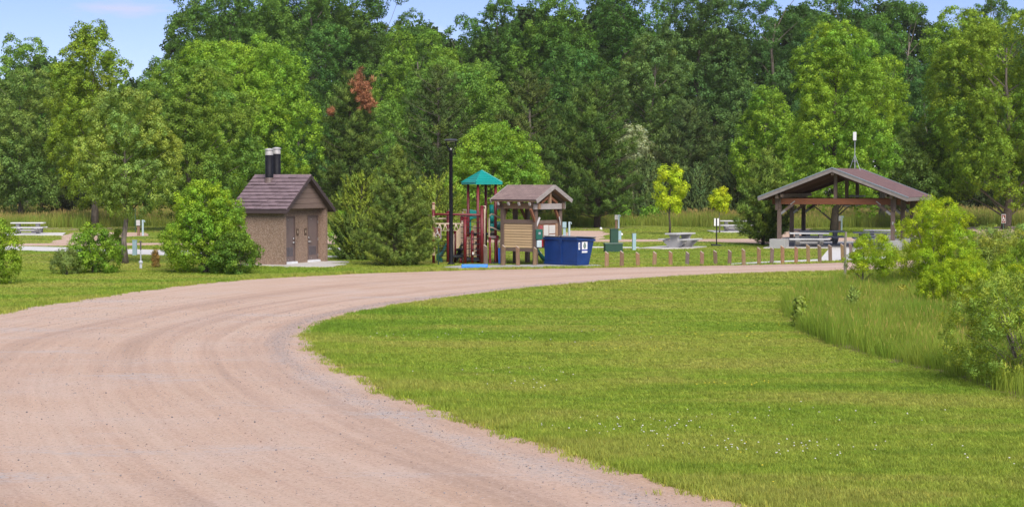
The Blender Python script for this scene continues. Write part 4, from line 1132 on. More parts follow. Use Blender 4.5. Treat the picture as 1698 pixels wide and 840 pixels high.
    rc = MB(); rc.prism([(W / 2 - 0.16, rz + th_ - 0.09), (W / 2, rz + th_ + 0.03), (W / 2 + 0.16, rz + th_ - 0.09), (W / 2, rz + th_ + 0.055)], 1, -o - 0.035, L - 0.1 + o + 0.035)
    rc.build('ridge_cap', M_SHINGLE, roof)
    # vent pipes
    for x, y, zt in ((W / 2 - 0.31, 1.75, 4.72), (W / 2 + 0.27, 1.72, 4.78)):
        v = MB(); v.tube([(x, y, 2.6), (x, y, zt)], 0.175, 20); vp = v.build('vent_pipe', M_BLACK, root, True)
        zc = zt
        cp = MB(); cp.lathe([(0.15, -0.02), (0.172, 0.0), (0.172, 0.15), (0.155, 0.16), (0.155, 0.21), (0.20, 0.215), (0.20, 0.25), (0.06, 0.29)], 20, (x, y, zc))
        cp.build('vent_cap', M_GALV, vp)
        fl = MB(); zb_ = rz - abs(x - W / 2) * math.tan(ang) + th_; fl.lathe([(0.24, -0.12), (0.19, 0.10), (0.17, 0.14)], 16, (x, y, zb_)); fl.build('flashing', M_BROWN_METAL, vp)
    sc_ = MB(); sc_.box((-0.02, 0.62, 2.28), (0.06, 0.09, 0.05)); sc_.build('eave_light', M_STEEL, root)
restroom()

# ---- street lamp ---------------------------------------------------------
def street_lamp():
    b = G(748, 438.5)
    r = thing('street_lamp', 'black street lamp with a flat disc head on two arms, by the playground', 'street lamp', b)
    p = MB(); p.lathe([(0.16, -0.02), (0.16, 0.05), (0.10, 0.09), (0.088, 0.12), (0.075, 4.86), (0.085, 4.87), (0.085, 4.93)], 14); p.build('pole', M_BLACK, r, True)
    for s in (-1, 1):
        a = MB(); a.tube([(s * 0.05, 0, 4.90), (s * 0.20, 0, 5.18), (s * 0.215, 0, 5.32)], [0.030, 0.026, 0.026], 8)
        a.build('arm', M_BLACK, r)
    h = MB(); h.lathe([(0.22, 5.30), (0.29, 5.33), (0.29, 5.36), (0.23, 5.40), (0.05, 5.41)], 24); h.build('lamp_head', paint('lamp_head_grey', (0.055, 0.055, 0.062), 0.4, 0.1, 4), r)
    s = MB(); s.lathe([(0.02, 4.93), (0.035, 4.95), (0.025, 5.0), (0.005, 5.02)], 10); s.build('finial', M_GALV, r)
    d = MB(); d.lathe([(0.18, 5.285), (0.2, 5.298)], 20); d.build('diffuser', paint('frosted', (0.6, 0.6, 0.58), 0.4, 0.03, 4), r)
street_lamp()

# ---- signs ---------------------------------------------------------------
M_SIGN_BR = paint('sign_red_brown', (0.185, 0.055, 0.035), 0.5, 0.08, 5)
M_WHITE = paint('white_paint', (0.75, 0.74, 0.73), 0.55, 0.05, 6)
M_GREENPOST = paint('green_post', (0.03, 0.075, 0.045), 0.6, 0.15, 5)
def access_sign(name, label, b, z, w, h, post_h, rz, post_mat):
    r = thing(name, label, 'sign', b, rz)
    p = MB(); p.box((0, 0.03, post_h / 2), (0.05, 0.03, post_h)); p.build('post', post_mat, r)
    f = MB(); f.box((0, 0, z), (w, 0.012, h)); pl = f.build('sign_plate', M_WHITE, r, bevel=0.0)
    q = MB(); q.box((0, -0.009, z), (w * 0.90, 0.006, h * 0.93)); q.build('sign_face', M_SIGN_BR, pl)
    g = MB(); s = w / 0.28; y = -0.017
    g.prism([(0.03 * math.cos(k * .785) * s - 0.035 * s, z + 0.135 * s + 0.03 * s * math.sin(k * .785)) for k in range(8)], 1, y, y + 0.005)
    g.bar((-0.035 * s, y, z + 0.10 * s), (-0.02 * s, y, z - 0.02 * s), 0.006, 0.032 * s, up=(1, 0, 0))
    g.bar((-0.03 * s, y, z + 0.045 * s), (0.045 * s, y, z + 0.04 * s), 0.006, 0.026 * s)
    g.bar((-0.02 * s, y, z - 0.015 * s), (0.05 * s, y, z - 0.02 * s), 0.006, 0.03 * s)
    g.bar((0.05 * s, y, z - 0.02 * s), (0.075 * s, y, z - 0.12 * s), 0.006, 0.03 * s, up=(1, 0, 0))
    arc = [(-0.012 * s + 0.085 * s * math.cos(a), z - 0.075 * s + 0.085 * s * math.sin(a)) for a in [math.radians(120 + 25 * k) for k in range(10)]]
    for a_, b_ in zip(arc, arc[1:]): g.bar((a_[0], y, a_[1]), (b_[0], y, b_[1]), 0.006, 0.024 * s)
    g.build('wheelchair_symbol', M_WHITE, pl)
    return r
access_sign('access_sign', 'brown wheelchair sign on a green post beside the front pine', G(726.5, 438.5), 1.36, 0.30, 0.49, 1.58, math.radians(-28), M_GREENPOST)
_b = at(1665, 300, 104); _b.z = 0
access_sign('access_sign', 'far small red brown wheelchair sign above the willow at the right', _b, at(1665, 362.5, 104).z, 0.26, 0.54, 1.6, 0.0, M_GREENPOST)
def back_sign():
    b = G(1188, 407.5)
    r = thing('portable_sign', 'pale sign seen from behind on a black post with a black foot', 'sign', b, math.radians(4))
    p = MB(); p.box((0, -0.02, 0.78), (0.055, 0.05, 1.5)); p.build('post', M_BLACK, r)
    f = MB(); f.box((0, 0.012, 1.32), (0.27, 0.012, 0.42)); f.build('sign_plate', M_WHITE, r)
    m = MB(); m.prism([(-0.28, 0), (0.24, 0), (0.22, 0.07), (-0.26, 0.11)], 1, -0.2, 0.2); m.prism([(0.24, 0), (0.52, 0), (0.52, 0.03), (0.245, 0.05)], 1, -0.12, 0.12)
    m.build('foot', paint('black_rubber', (0.03, 0.032, 0.036), 0.8, 0.15, 6), r)
back_sign()

# ---- bollards ------------------------------------------------------------
M_BOLL = wood('bollard_wood', (0.60, 0.50, 0.42), (0.30, 0.22, 0.17), 2, 0.85, True)
M_BOLL_END = paint('bollard_cut_face', (0.45, 0.37, 0.31), 0.9, 0.2, 9)
bol = [(806, 405.5, 443.0, 'g'), (834.5, 406, 441.0, 'b'), (859, 407.5, 441.2, 'o'), (887, 409.5, 440.6, 'b'),
       (1006, 416.5, 443.4, 'o'), (1031, 415.5, 443.0, 'b'), (1058, 417.5, 442.3, 'o'), (1085, 416.6, 441.8, 'o'), (1112, 415.7, 441.2, 'o'), (1139.5, 417, 440.5, 'g'),
       (1164, 416, 440.3, 'o'), (1186.7, 414.6, 440.0, 'b'), (1209.6, 414, 439.6, 'b'), (1233.5, 412, 439.3, 'o'), (1258.6, 409.6, 438.8, 'o'), (1279.5, 409.6, 438.2, 'g'),
       (1297.7, 406.6, 437.8, 'o'), (1320, 408, 437.4, 'o'), (1340.5, 404.6, 436.6, 'o'), (1359.5, 405.2, 436.0, 'b'), (1377, 405, 434.4, 'g'), (1397.5, 403.6, 432.6, 'o'), (1413, 402.6, 430.6, 'g')]
TONE = {'o': (0.66, 0.50, 0.35), 'b': (0.48, 0.39, 0.31), 'g': (0.44, 0.42, 0.39)}
WORD = {'o': 'orange brown', 'b': 'dull brown', 'g': 'weathered grey'}
rb = random.Random(4)
for i, (px, yt, yb, tn) in enumerate(bol):
    b = G(px, yb); h = (yb - yt) / F * b.y; w, dp = 0.140, 0.125
    if i == 0: lab = 'weathered grey slant topped bollard at the right end of the blue parking stop'
    elif i == 1: lab = 'dull brown slant topped bollard at the left post of the kiosk'
    elif i == 2: lab = 'orange brown slant topped bollard in front of the tan kiosk panel'
    elif i == 3: lab = 'dull brown slant topped bollard just left of the blue dumpster'
    elif i == 22: lab = 'weathered grey bollard leaning to the left on the pavilion walk, last of the row'
    else: lab = '%s slant topped wooden bollard, %s to the right of the blue dumpster' % (WORD[tn], ORD[i - 4])
    r = thing('bollard', lab, 'bollard', b, math.radians(-24 + rb.uniform(-5, 5)), 'slant topped wooden bollards along the road')
    if i == 22: r.rotation_euler = (0, math.radians(-7), math.radians(-20))
    else: r.rotation_euler[1] = math.radians(rb.uniform(-2.6, 2.6)) - (0.04 if i == 11 else 0)
    m = MB(); s = w * 0.62
    m.prism([(-w / 2, -0.12), (w / 2, -0.12), (w / 2, h - s), (-w / 2, h)], 1, -dp / 2, dp / 2)
    o = m.build('post', M_BOLL, r, bevel=0.008); o.color = tuple(c * rb.uniform(0.9, 1.1) for c in TONE[tn]) + (1,)
    c_ = MB(); c_.add([(-w / 2 + .006, -dp / 2 + .006, h + .002), (w / 2 - .006, -dp / 2 + .006, h - s + .004), (w / 2 - .006, dp / 2 - .006, h - s + .004), (-w / 2 + .006, dp / 2 - .006, h + .002)], [(0, 1, 2, 3)])
    c_.build('cut_top', M_BOLL_END, r)
# the thin stake in the lawn
b = G(1400.5, 471)
r = thing('wooden_stake', 'thin weathered grey stake standing in the grass by the small forked shrub', 'stake', b)
m = MB(); m.tube([(0, 0, -0.1), (0.02, 0, 0.7), (0.0, 0, 1.3), (0.035, 0, 1.83)], [0.052, 0.048, 0.046, 0.04], 8); m.build('shaft', wood('stake_wood', (0.30, 0.26, 0.225), (0.16, 0.135, 0.115), 2), r)

# ---- kiosk ---------------------------------------------------------------
M_TIMBER = wood('dark_timber', (0.215, 0.150, 0.120), (0.115, 0.078, 0.062), 2)
M_TIMBER_X = wood('dark_timber_along', (0.215, 0.150, 0.120), (0.115, 0.078, 0.062), 0)
M_TIMBER_W = wood('warm_timber', (0.42, 0.27, 0.17), (0.25, 0.15, 0.09), 0)
M_TIMBER_R = wood('red_timber', (0.30, 0.13, 0.07), (0.15, 0.06, 0.035), 2)
M_GREYTIMBER = wood('grey_timber', (0.40, 0.36, 0.34), (0.24, 0.205, 0.19), 0)
M_RAFT_END = paint('weathered_end', (0.42, 0.39, 0.37), 0.8, 0.15, 9)
M_TANSLAT = wood('tan_slat', (0.58, 0.41, 0.235), (0.47, 0.32, 0.175), 0)
def asphalt_shingles(name, c1, c2):
    m, nt, b = nt_new(name)
    co = coords(nt, 'UV')
    br = node(nt, 'ShaderNodeTexBrick', Scale=1.0); br.inputs['Mortar Size'].default_value = 0.006
    br.inputs['Brick Width'].default_value = 0.32; br.inputs['Row Height'].default_value = 0.14
    br.inputs['Color1'].default_value = tuple(c1) + (1,); br.inputs['Color2'].default_value = tuple(c2) + (1,); br.inputs['Mortar'].default_value = tuple(c * 0.55 for c in c1) + (1,)
    nt.links.new(co, br.inputs['Vector'])
    n1 = noise(nt, co, 2.0, 5, 0.7)
    c = mixc(nt, 1.0, br.outputs['Color'], ramp(nt, n1, [(0.3, 0.82), (0.7, 1.12)]), 'MULTIPLY')
    nt.links.new(c, b.inputs['Base Color']); b.inputs['Roughness'].default_value = 0.9
    bump(nt, b, br.outputs['Fac'], 0.4, -0.01)
    return m
M_ASPH = asphalt_shingles('kiosk_shingles', (0.205, 0.140, 0.128), (0.265, 0.185, 0.165))
M_ASPH2 = asphalt_shingles('pavilion_shingles', (0.150, 0.082, 0.080), (0.185, 0.105, 0.098))
def roof_slope(name, corners, thick, mat, parent):
    """a thick roof plane from eave-left, eave-right, ridge-right, ridge-left; UV in metres"""
    c = [Vector(q) for q in corners]
    n = (c[1] - c[0]).cross(c[3] - c[0]).normalized()
    if n.z < 0: n = -n
    top = [q + n * thick for q in c]
    me = bpy.data.meshes.new(name)
    fs = [(4, 5, 6, 7), (3, 2, 1, 0), (0, 1, 5, 4), (1, 2, 6, 5), (2, 3, 7, 6), (3, 0, 4, 7)]
    me.from_pydata([tuple(q) for q in c + top], [], fs)
    uv = me.uv_layers.new(name='UVMap')
    L = (c[1] - c[0]).length; S = (c[3] - c[0]).length
    U = [(0, 0), (L, 0), (L, S), (0, S)] * 2
    for lp in me.loops: uv.data[lp.index].uv = U[lp.vertex_index]
    me.materials.append(mat)
    return link_mesh(name, me, parent)

def kiosk():
    th = math.radians(50)      # the gable runs away to the right, the panel side to the left
    b = G(887.5, 440.0)
    r = thing('notice_kiosk', 'timber notice kiosk with a shingled gable roof and tan slatted panel', 'kiosk', b, th)
    # local x: along the gable (right, away); local y: along the panel side (left, away)
    W, L = 1.66, 1.80; hb = 2.55; pw = 0.17
    posts = [(0, 0), (0, L), (W, 0), (W, L), (W * 0.5, L)]
    for x, y in posts:
        m = MB(); m.box((x, y, hb / 2 - 0.05), (pw, pw, hb + 0.1)); m.build('post', M_TIMBER, r, bevel=0.01)
    # top beams
    for x in (0, W):
        m = MB(); m.box((x, L / 2, hb - 0.02), (0.13, L + 0.5, 0.24)); m.build('eave_beam', M_TIMBER_W if x == 0 else M_TIMBER_X, r)
    for y in (-0.12, L + 0.12):
        m = MB(); m.box((W / 2, y, hb - 0.04), (W + 0.42, 0.12, 0.24)); m.build('tie_beam', M_GREYTIMBER if y < 0 else M_TIMBER_X, r, bevel=0.01)
    rise, half, oh = 0.62, 1.20, 0.36; ze = 2.76; zr = ze + rise; x0 = W / 2
    m = MB(); m.box((x0, -0.12, (hb + zr) / 2), (0.13, 0.11, zr - hb - 0.1)); m.build('king_post', M_TIMBER_W, r)
    for s in (-1, 1):
        m = MB(); m.bar((x0 + s * 0.08, -0.08, hb + 0.36), (x0 + s * 0.55, -0.08, hb + 0.10), 0.08, 0.10); m.build('strut', M_TIMBER_R, r)
        xs = 0 if s < 0 else W
        m = MB(); m.bar((xs, -0.02, hb - 0.75), (xs - s * -0.38 if s < 0 else xs - 0.38, -0.05, hb - 0.14), 0.09, 0.10); kb = m.build('knee_brace', M_TIMBER_R, r)
        m = MB(); m.bar((xs, -0.075, hb - 0.85), (xs + (0.16 if s < 0 else -0.16), -0.115, hb - 0.5), 0.015, 0.09); m.build('bracket_plate', M_GALV, kb)
    # back knee braces too
    for y, xs, d in ((L, 0, 1), (L, W, -1)):
        m = MB(); m.bar((xs, y + 0.05, hb - 0.7), (xs + d * 0.35, y + 0.08, hb - 0.14), 0.09, 0.10); m.build('knee_brace', M_TIMBER_R, r)
    roof = roof_slope('roof', [(x0 - half, -oh, ze), (x0 - half, L + oh, ze), (x0, L + oh, zr), (x0, -oh, zr)], 0.06, M_ASPH, r)
    roof_slope('roof_slope', [(x0 + half, L + oh, ze), (x0 + half, -oh, ze), (x0, -oh, zr), (x0, L + oh, zr)], 0.06, M_ASPH, roof)
    un = roof_slope('roof_boarding', [(x0 - half + .02, -oh + .02, ze - .045), (x0 - half + .02, L + oh - .02, ze - .045), (x0, L + oh - .02, zr - .045), (x0, -oh + .02, zr - .045)], 0.04, M_TIMBER_W, roof)
    roof_slope('roof_boarding', [(x0 + half - .02, L + oh - .02, ze - .045), (x0 + half - .02, -oh + .02, ze - .045), (x0, -oh + .02, zr - .045), (x0, L + oh - .02, zr - .045)], 0.04, M_TIMBER_W, roof)
    for s in (-1, 1):
        for y in (-oh - 0.03, L + oh + 0.03):
            m = MB(); m.bar((x0 + s * (half + 0.02), y, ze - 0.03), (x0 + s * 0.003, y, zr - 0.02), 0.045, 0.17); m.build('barge_board', M_GREYTIMBER, roof)
        for k in range(4):
            y = 0.02 + k * (L - 0.04) / 3
            m = MB(); m.bar((x0 + s * (half - 0.01), y, ze - 0.13), (x0 + s * 0.1, y, zr - 0.16), 0.09, 0.13); rf = m.build('rafter', M_TIMBER_X, r)
            m = MB(); m.bar((x0 + s * (half + 0.012), y, ze - 0.145), (x0 + s * (half - 0.03), y, ze - 0.125), 0.094, 0.134); m.build('rafter_end', M_RAFT_END, rf)
    # tan slatted panel between the two left posts
    for z, h in ((1.86, 0.17), (0.66, 0.16)):
        m = MB(); m.box((0, L / 2, z), (0.12, L - pw, h)); m.build('panel_rail', M_TIMBER_X, r)
    m = MB(); m.box((0.03, L / 2, 1.26), (0.03, L - pw - 0.01, 1.02)); m.build('panel_backing', M_TIMBER, r)
    ns = 9; z0, z1 = 0.745, 1.77; sh = (z1 - z0) / ns
    sm = MB(); sm.prism([(-0.012, -sh / 2 + .006), (-0.030, -sh / 2 + .006), (-0.018, sh / 2 - .004), (-0.004, sh / 2 - .004)], 0, 0, 0.001)
    sm = MB(); hl = (L - pw - 0.02) / 2
    sm.add([(-0.038, -hl, -sh / 2 + .008), (-0.038, hl, -sh / 2 + .008), (-0.018, hl, sh / 2 - .002), (-0.018, -hl, sh / 2 - .002), (0.01, -hl, -sh / 2 + .008), (0.01, hl, -sh / 2 + .008), (0.01, hl, sh / 2 - .002), (0.01, -hl, sh / 2 - .002)],
           [(0, 3, 2, 1), (4, 5, 6, 7), (0, 1, 5, 4), (2, 3, 7, 6), (0, 4, 7, 3), (1, 2, 6, 5)])
    tan = wood('tan_slat_y', (0.60, 0.42, 0.24), (0.48, 0.33, 0.18), 1)
    sme = sm.mesh('slat', tan)
    for k in range(ns):
        o = link_mesh('slat', sme, r); o.location = (0.0, L / 2, z0 + sh * (k + 0.5))
    # message boards: one under the gable, one on the far side
    for z in (1.84, 0.80):
        m = MB(); m.box((W / 2, 0.06, z), (W - pw, 0.09, 0.15)); m.build('board_rail', M_TIMBER_X, r)
    m = MB(); m.box((W / 2, 0.06, 1.32), (W - pw, 0.04, 0.90)); bd = m.build('message_board', M_TIMBER_R, r)
    fm = MB(); fm.box((W - 0.16, 0.06 - 0.03, 1.32), (0.13, 0.04, 0.90)); fm.build('board_frame', M_TIMBER_W, r)
    pm = paint('posted_paper', (0.56, 0.53, 0.48), 0.8, 0.06, 3); pk = paint('paper_print', (0.30, 0.27, 0.26), 0.8, 0.2, 20)
    for x, z, w, h in ((0.36, 1.48, 0.20, 0.42), (0.70, 1.40, 0.34, 0.62), (1.12, 1.52, 0.42, 0.36), (1.12, 1.12, 0.42, 0.36)):
        m = MB(); m.box((x + 0.08, 0.06 - 0.026, z), (w, 0.006, h)); pp = m.build('notice', paint('red_notice', (0.35, 0.08, 0.09), 0.7, 0.2, 14) if w == 0.20 else pm, bd)
    m = MB(); m.box((0.36, 0.06 - 0.05, 0.95), (0.30, 0.08, 0.30)); m.build('red_box', paint('red_box', (0.36, 0.03, 0.04), 0.5, 0.1, 6), r)
    return r, th
kiosk()
# green dispenser hanging on the near post
b = G(887.5, 440.0)
r = thing('bag_dispenser', 'small dark green dispenser box fixed to the front kiosk post', 'dispenser', b + Vector((0.16, -0.10, 1.1)), math.radians(20))
m = MB(); m.box((0, 0, 0.23), (0.30, 0.13, 0.44)); m.build('case', paint('dispenser_green', (0.01, 0.10, 0.07), 0.4, 0.1, 5), r, bevel=0.02)
m = MB(); m.box((0, -0.068, 0.28), (0.10, 0.012, 0.10)); m.build('slot', M_STEEL, r)
m = MB(); m.box((0.0, 0, -0.17), (0.22, 0.10, 0.30)); m.build('bag_roll', paint('pale_plastic', (0.42, 0.50, 0.52), 0.5, 0.1, 4), r, bevel=0.02)

# ---- dumpster ------------------------------------------------------------
def dumpster():
    b = G(957.5, 441.8); th = math.radians(-42)
    r = thing('dumpster', 'blue steel dumpster with sagging plastic lids and a white sticker', 'dumpster', b, th)
    # local x: along the long back (towards the corner nearest the camera at x=0), y: into the box
    Lx = 1.84; hb, hf = 1.20, 1.13
    prof = [(0.0, 0.05), (0.76, 0.05), (1.08, hf - 0.12), (1.16, hf), (0.0, hb)]        # (y, z) side outline, slanted front
    M_BLUE = paint('blue_dumpster_paint', (0.005, 0.034, 0.155), 0.40, 0.15, 3, dirt=(0.02, 0.045, 0.15), spec=0.5)
    m = MB(); m.prism([(y, z) for y, z in prof], 0, -Lx, 0.0); body = m.build('body', M_BLUE, r, bevel=0.012)
    m = MB(); m.box((-Lx / 2, -0.02, hb - 0.035), (Lx + 0.06, 0.07, 0.09)); m.build('rim', M_BLUE, r)
    m = MB(); m.box((-Lx / 2, -0.012, 0.10), (Lx + 0.02, 0.045, 0.08)); m.build('base_rail', M_BLUE, r)
    m = MB(); m.box((-Lx * 0.485, -0.02, 0.61), (0.11, 0.055, 1.02)); m.box((-Lx * 0.485, -0.028, 1.05), (0.16, 0.06, 0.16)); m.build('stiffener', M_BLUE, r)
    for x in (-Lx - 0.02, 0.02):
        m = MB(); m.bar((x, 0.0, hb - 0.06), (x, 1.15, hf - 0.05), 0.05, 0.07); m.build('side_rim', M_BLUE, r)
    for x in (-Lx - 0.075, ):
        m = MB(); m.box((x, 0.45, 0.72), (0.10, 0.62, 0.16)); m.build('fork_pocket', M_BLUE, r)
    m = MB(); m.box((-Lx / 2, 1.12, hf - 0.02), (Lx + 0.05, 0.10, 0.06)); m.build('front_lip', M_BLUE, r)
    for x in (-Lx + 0.2, -0.2):
        for y in (0.12, 0.6):
            m = MB(); m.box((x, y, 0.025), (0.14, 0.14, 0.07)); m.build('skid', M_BLACK, r)
    M_LID = paint('grey_plastic_lid', (0.21, 0.20, 0.22), 0.5, 0.12, 3); M_LID2 = paint('dark_lid_edge', (0.03, 0.035, 0.055), 0.6, 0.1, 4)
    for k, x0 in enumerate((-Lx + 0.01, -Lx / 2 + 0.01)):
        m = MB(); nx, ny = 8, 8; wd = Lx / 2 - 0.03
        for j in range(ny + 1):
            for i in range(nx + 1):
                u, v = i / nx, j / ny
                sag = -0.045 * math.sin(math.pi * u) * (0.3 + 0.7 * v) + 0.02 * math.sin(7 * u + k)
                m.v.append((x0 + u * wd, -0.05 + v * 1.32, hb + 0.045 + (hf - hb) * v + sag + 0.03 * (abs(u - .5) > .45)))
        n1 = len(m.v); m.v += [(x, y, z - 0.03) for x, y, z in m.v]
        for j in range(ny):
            for i in range(nx):
                a = j * (nx + 1) + i
                m.f.append((a, a + 1, a + nx + 2, a + nx + 1)); m.f.append((n1 + a, n1 + a + nx + 1, n1 + a + nx + 2, n1 + a + 1))
        rim = [i for i in range(nx + 1)] + [(j + 1) * (nx + 1) + nx for j in range(ny)] + [ny * (nx + 1) + i for i in range(nx - 1, -1, -1)] + [j * (nx + 1) for j in range(ny - 1, 0, -1)]
        for a, c in zip(rim, rim[1:] + rim[:1]): m.f.append((a, n1 + a, n1 + c, c))
        ld = m.build('lid', M_LID, r, True)
        hg = MB(); hg.tube([(x0 + 0.05, -0.055, hb + 0.03), (x0 + wd - 0.05, -0.055, hb + 0.03)], 0.02, 6); hg.build('hinge_rod', M_LID2, ld)
    # stickers on the end face
    m = MB(); m.box((0.004, 0.47, 0.80), (0.006, 0.36, 0.46)); st = m.build('sticker', M_WHITE, r)
    m = MB(); m.box((0.010, 0.47, 0.68), (0.006, 0.36, 0.06)); m.build('sticker_stripe', paint('stripe_blue', (0.03, 0.05, 0.30), 0.5, 0.05, 4), st)
    m = MB(); m.prism([(0.47 - 0.09, 0.86), (0.47 - 0.06, 0.78), (0.47, 0.735), (0.47 + 0.06, 0.78), (0.47 + 0.09, 0.86), (0.47 + 0.05, 0.97), (0.47, 1.01), (0.47 - 0.05, 0.97)], 0, 0.006, 0.013); m.build('sticker_emblem', paint('emblem_green', (0.03, 0.10, 0.07), 0.6, 0.3, 30), st)
    m = MB(); m.box((0.016, 0.47, 0.87), (0.006, 0.018, 0.20)); m.box((0.016, 0.47, 0.83), (0.007, 0.10, 0.018)); m.box((0.016, 0.47, 0.90), (0.007, 0.08, 0.018)); m.build('emblem_mark', paint('emblem_pale', (0.5, 0.55, 0.5), 0.6, 0.05, 5), st)
    m = MB(); m.box((0.004, 0.115, 0.86), (0.006, 0.10, 0.30)); s2 = m.build('sticker', M_WHITE, r)
    m = MB(); m.box((0.010, 0.115, 0.875), (0.006, 0.045, 0.19))
    m.build('sticker_print', paint('print_grey', (0.30, 0.32, 0.38), 0.6, 0.2, 20), s2)
dumpster()

# ---- parking stop ---------------------------------------------------------
b = G(787, 445.2)
r = thing('parking_stop', 'bright blue rounded parking stop lying at the road edge', 'parking stop', b, math.radians(4))
m = MB(); prof = [(-0.10, 0), (0.10, 0), (0.095, 0.12), (0.05, 0.185), (-0.05, 0.185), (-0.095, 0.12)]
m.prism(prof, 0, -0.54, 0.54); m.build('bar', paint('bright_blue', (0.02, 0.19, 0.62), 0.45, 0.1, 4, dirt=(0.05, 0.25, 0.62)), r, bevel=0.02)
for x in (-0.16, 0.30):
    m = MB(); m.box((x, -0.092, 0.022), (0.09, 0.02, 0.04)); m.build('foot_slot', M_BLACK, r)

# ---- utility boxes ---------------------------------------------------------
M_UGREEN = paint('utility_green', (0.018, 0.062, 0.040), 0.55, 0.1, 4, dirt=(0.03, 0.08, 0.055))
M_PALEBLUE = paint('pale_blue_plastic', (0.30, 0.42, 0.46), 0.6, 0.06, 4, dirt=(0.38, 0.46, 0.48))
b = G(1018, 417.5)
r = thing('transformer_box', 'dark green electrical cabinet on a wider green base with a meter', 'utility box', b, math.radians(8))
m = MB(); m.box((0.0, 0.2, 0.21), (0.90, 0.5, 0.42)); m.build('base', M_UGREEN, r, bevel=0.015)
m = MB(); m.box((0.0, 0.2, 0.435), (0.96, 0.56, 0.04)); m.build('base_lid', paint('pale_green_lid', (0.16, 0.22, 0.19), 0.5, 0.1, 4), r)
m = MB(); m.box((0.05, 0.22, 0.80), (0.40, 0.3, 0.70)); m.build('cabinet', M_UGREEN, r, bevel=0.01)
m = MB(); m.box((0.05, 0.22, 1.16), (0.43, 0.33, 0.03)); m.build('cabinet_lid', M_UGREEN, r)
m = MB(); m.box((0.33, 0.22, 0.83), (0.15, 0.2, 0.46)); mb_ = m.build('meter_box', M_PALEBLUE, r, bevel=0.01)
m = MB(); m.lathe([(0.07, 0), (0.075, 0.03), (0.06, 0.09)], 12); m.v = [(0.40 + z, 0.2 + x, 0.88 + y) for x, y, z in m.v]; m.build('meter', M_WHITE, mb_)
b = G(1051.3, 414.3)
r = thing('marker_post', 'plain pale blue marker post right of the green electrical cabinet', 'marker post', b, math.radians(14))
m = MB(); m.box((0, 0, 0.40), (0.19, 0.13, 0.88)); m.build('body', M_PALEBLUE, r, bevel=0.012)
m = MB(); m.box((0, 0, 0.855), (0.205, 0.145, 0.03)); m.build('cap', M_PALEBLUE, r)
b = G(223.5, 423.2)
r = thing('marker_post', 'plain pale blue marker post by the left footpath', 'marker post', b, math.radians(-6))
m = MB(); m.box((0, 0, 0.34), (0.20, 0.14, 0.76)); m.build('body', M_PALEBLUE, r, bevel=0.012)
m = MB(); m.box((0, 0, 0.735), (0.215, 0.155, 0.03)); m.build('cap', M_PALEBLUE, r)
b = G(233.6, 445.5)
r = thing('water_spigot', 'thin grey water standpipe with a thick white base in the left lawn', 'standpipe', b)
m = MB(); m.tube([(0, 0, 0), (0, 0, 1.12)], 0.026, 8); m.build('pipe', paint('grey_pipe', (0.40, 0.42, 0.46), 0.5, 0.1, 5), r)
m = MB(); m.lathe([(0.055, -0.02), (0.055, 0.22), (0.085, 0.24), (0.085, 0.29), (0.045, 0.34)], 10); m.build('collar', paint('pale_pipe', (0.52, 0.54, 0.58), 0.5, 0.1, 5), r)
m = MB(); m.tube([(0, 0, 0.78), (0, 0, 1.13)], 0.034, 8); m.tube([(-0.06, 0, 1.12), (0.05, 0, 1.12)], 0.022, 6); m.build('tap', paint('tap_brown', (0.10, 0.08, 0.085), 0.6, 0.1, 5), r)
M_POSTB = wood('pedestal_wood', (0.26, 0.16, 0.10), (0.15, 0.09, 0.06), 2)
for px, py, d, lab, mirror in ((229, 236, 111, 'brown post with a meter box and pale blue pipe behind the left marker post', 1), (1392, 1396, 124, 'brown post with a white water pipe seen under the pavilion', 1), (1022, 1026, 128, 'grey box and pale pipe showing above the green electrical cabinet', 1), (936, 944, 106, 'pale blue box and pipe showing above the dumpster', 0)):
    b = at(px, 300, d); b.z = 0
    r = thing('hookup_post', lab, 'utility post', b, 0.0, 'camp hookup posts')
    m = MB(); m.box((0, 0, 0.48), (0.16, 0.14, 1.0)); m.build('post', M_POSTB if mirror else M_PALEBLUE, r)
    m = MB(); m.box((0, -0.06, 0.86), (0.24, 0.16, 0.36)); m.build('outlet_box', paint('outlet_grey', (0.45, 0.43, 0.42), 0.5, 0.1, 5) if mirror else M_PALEBLUE, r)
    gx = (py - px) / F * d
    m = MB(); m.tube([(gx, 0, -0.05), (gx, 0, 1.05)], 0.065, 8); m.tube([(gx, 0, 1.0), (gx + 0.12, 0, 1.0), (gx + 0.14, 0, 0.9)], 0.03, 6); m.build('water_pipe', paint('pale_water_pipe', (0.40, 0.50, 0.53), 0.5, 0.1, 5), r)
b = at(236, 300, 118); b.z = 0
r = thing('fence_post', 'thin dark green steel post behind the slim grey green tree', 'post', Vector((at(223.7, 300, 118).x, 118, 0)))
m = MB(); m.box((0, 0, 0.8), (0.05, 0.05, 1.75)); m.build('shaft', M_GREENPOST, r)
b = G(996.5, 380.5)
r = thing('round_marker', 'small white dome marker at the corner of the far gravel spur', 'marker', b)
m = MB(); m.lathe([(0.10, 0), (0.10, 0.08), (0.08, 0.14), (0.03, 0.17)], 10); m.build('dome', M_WHITE, r)

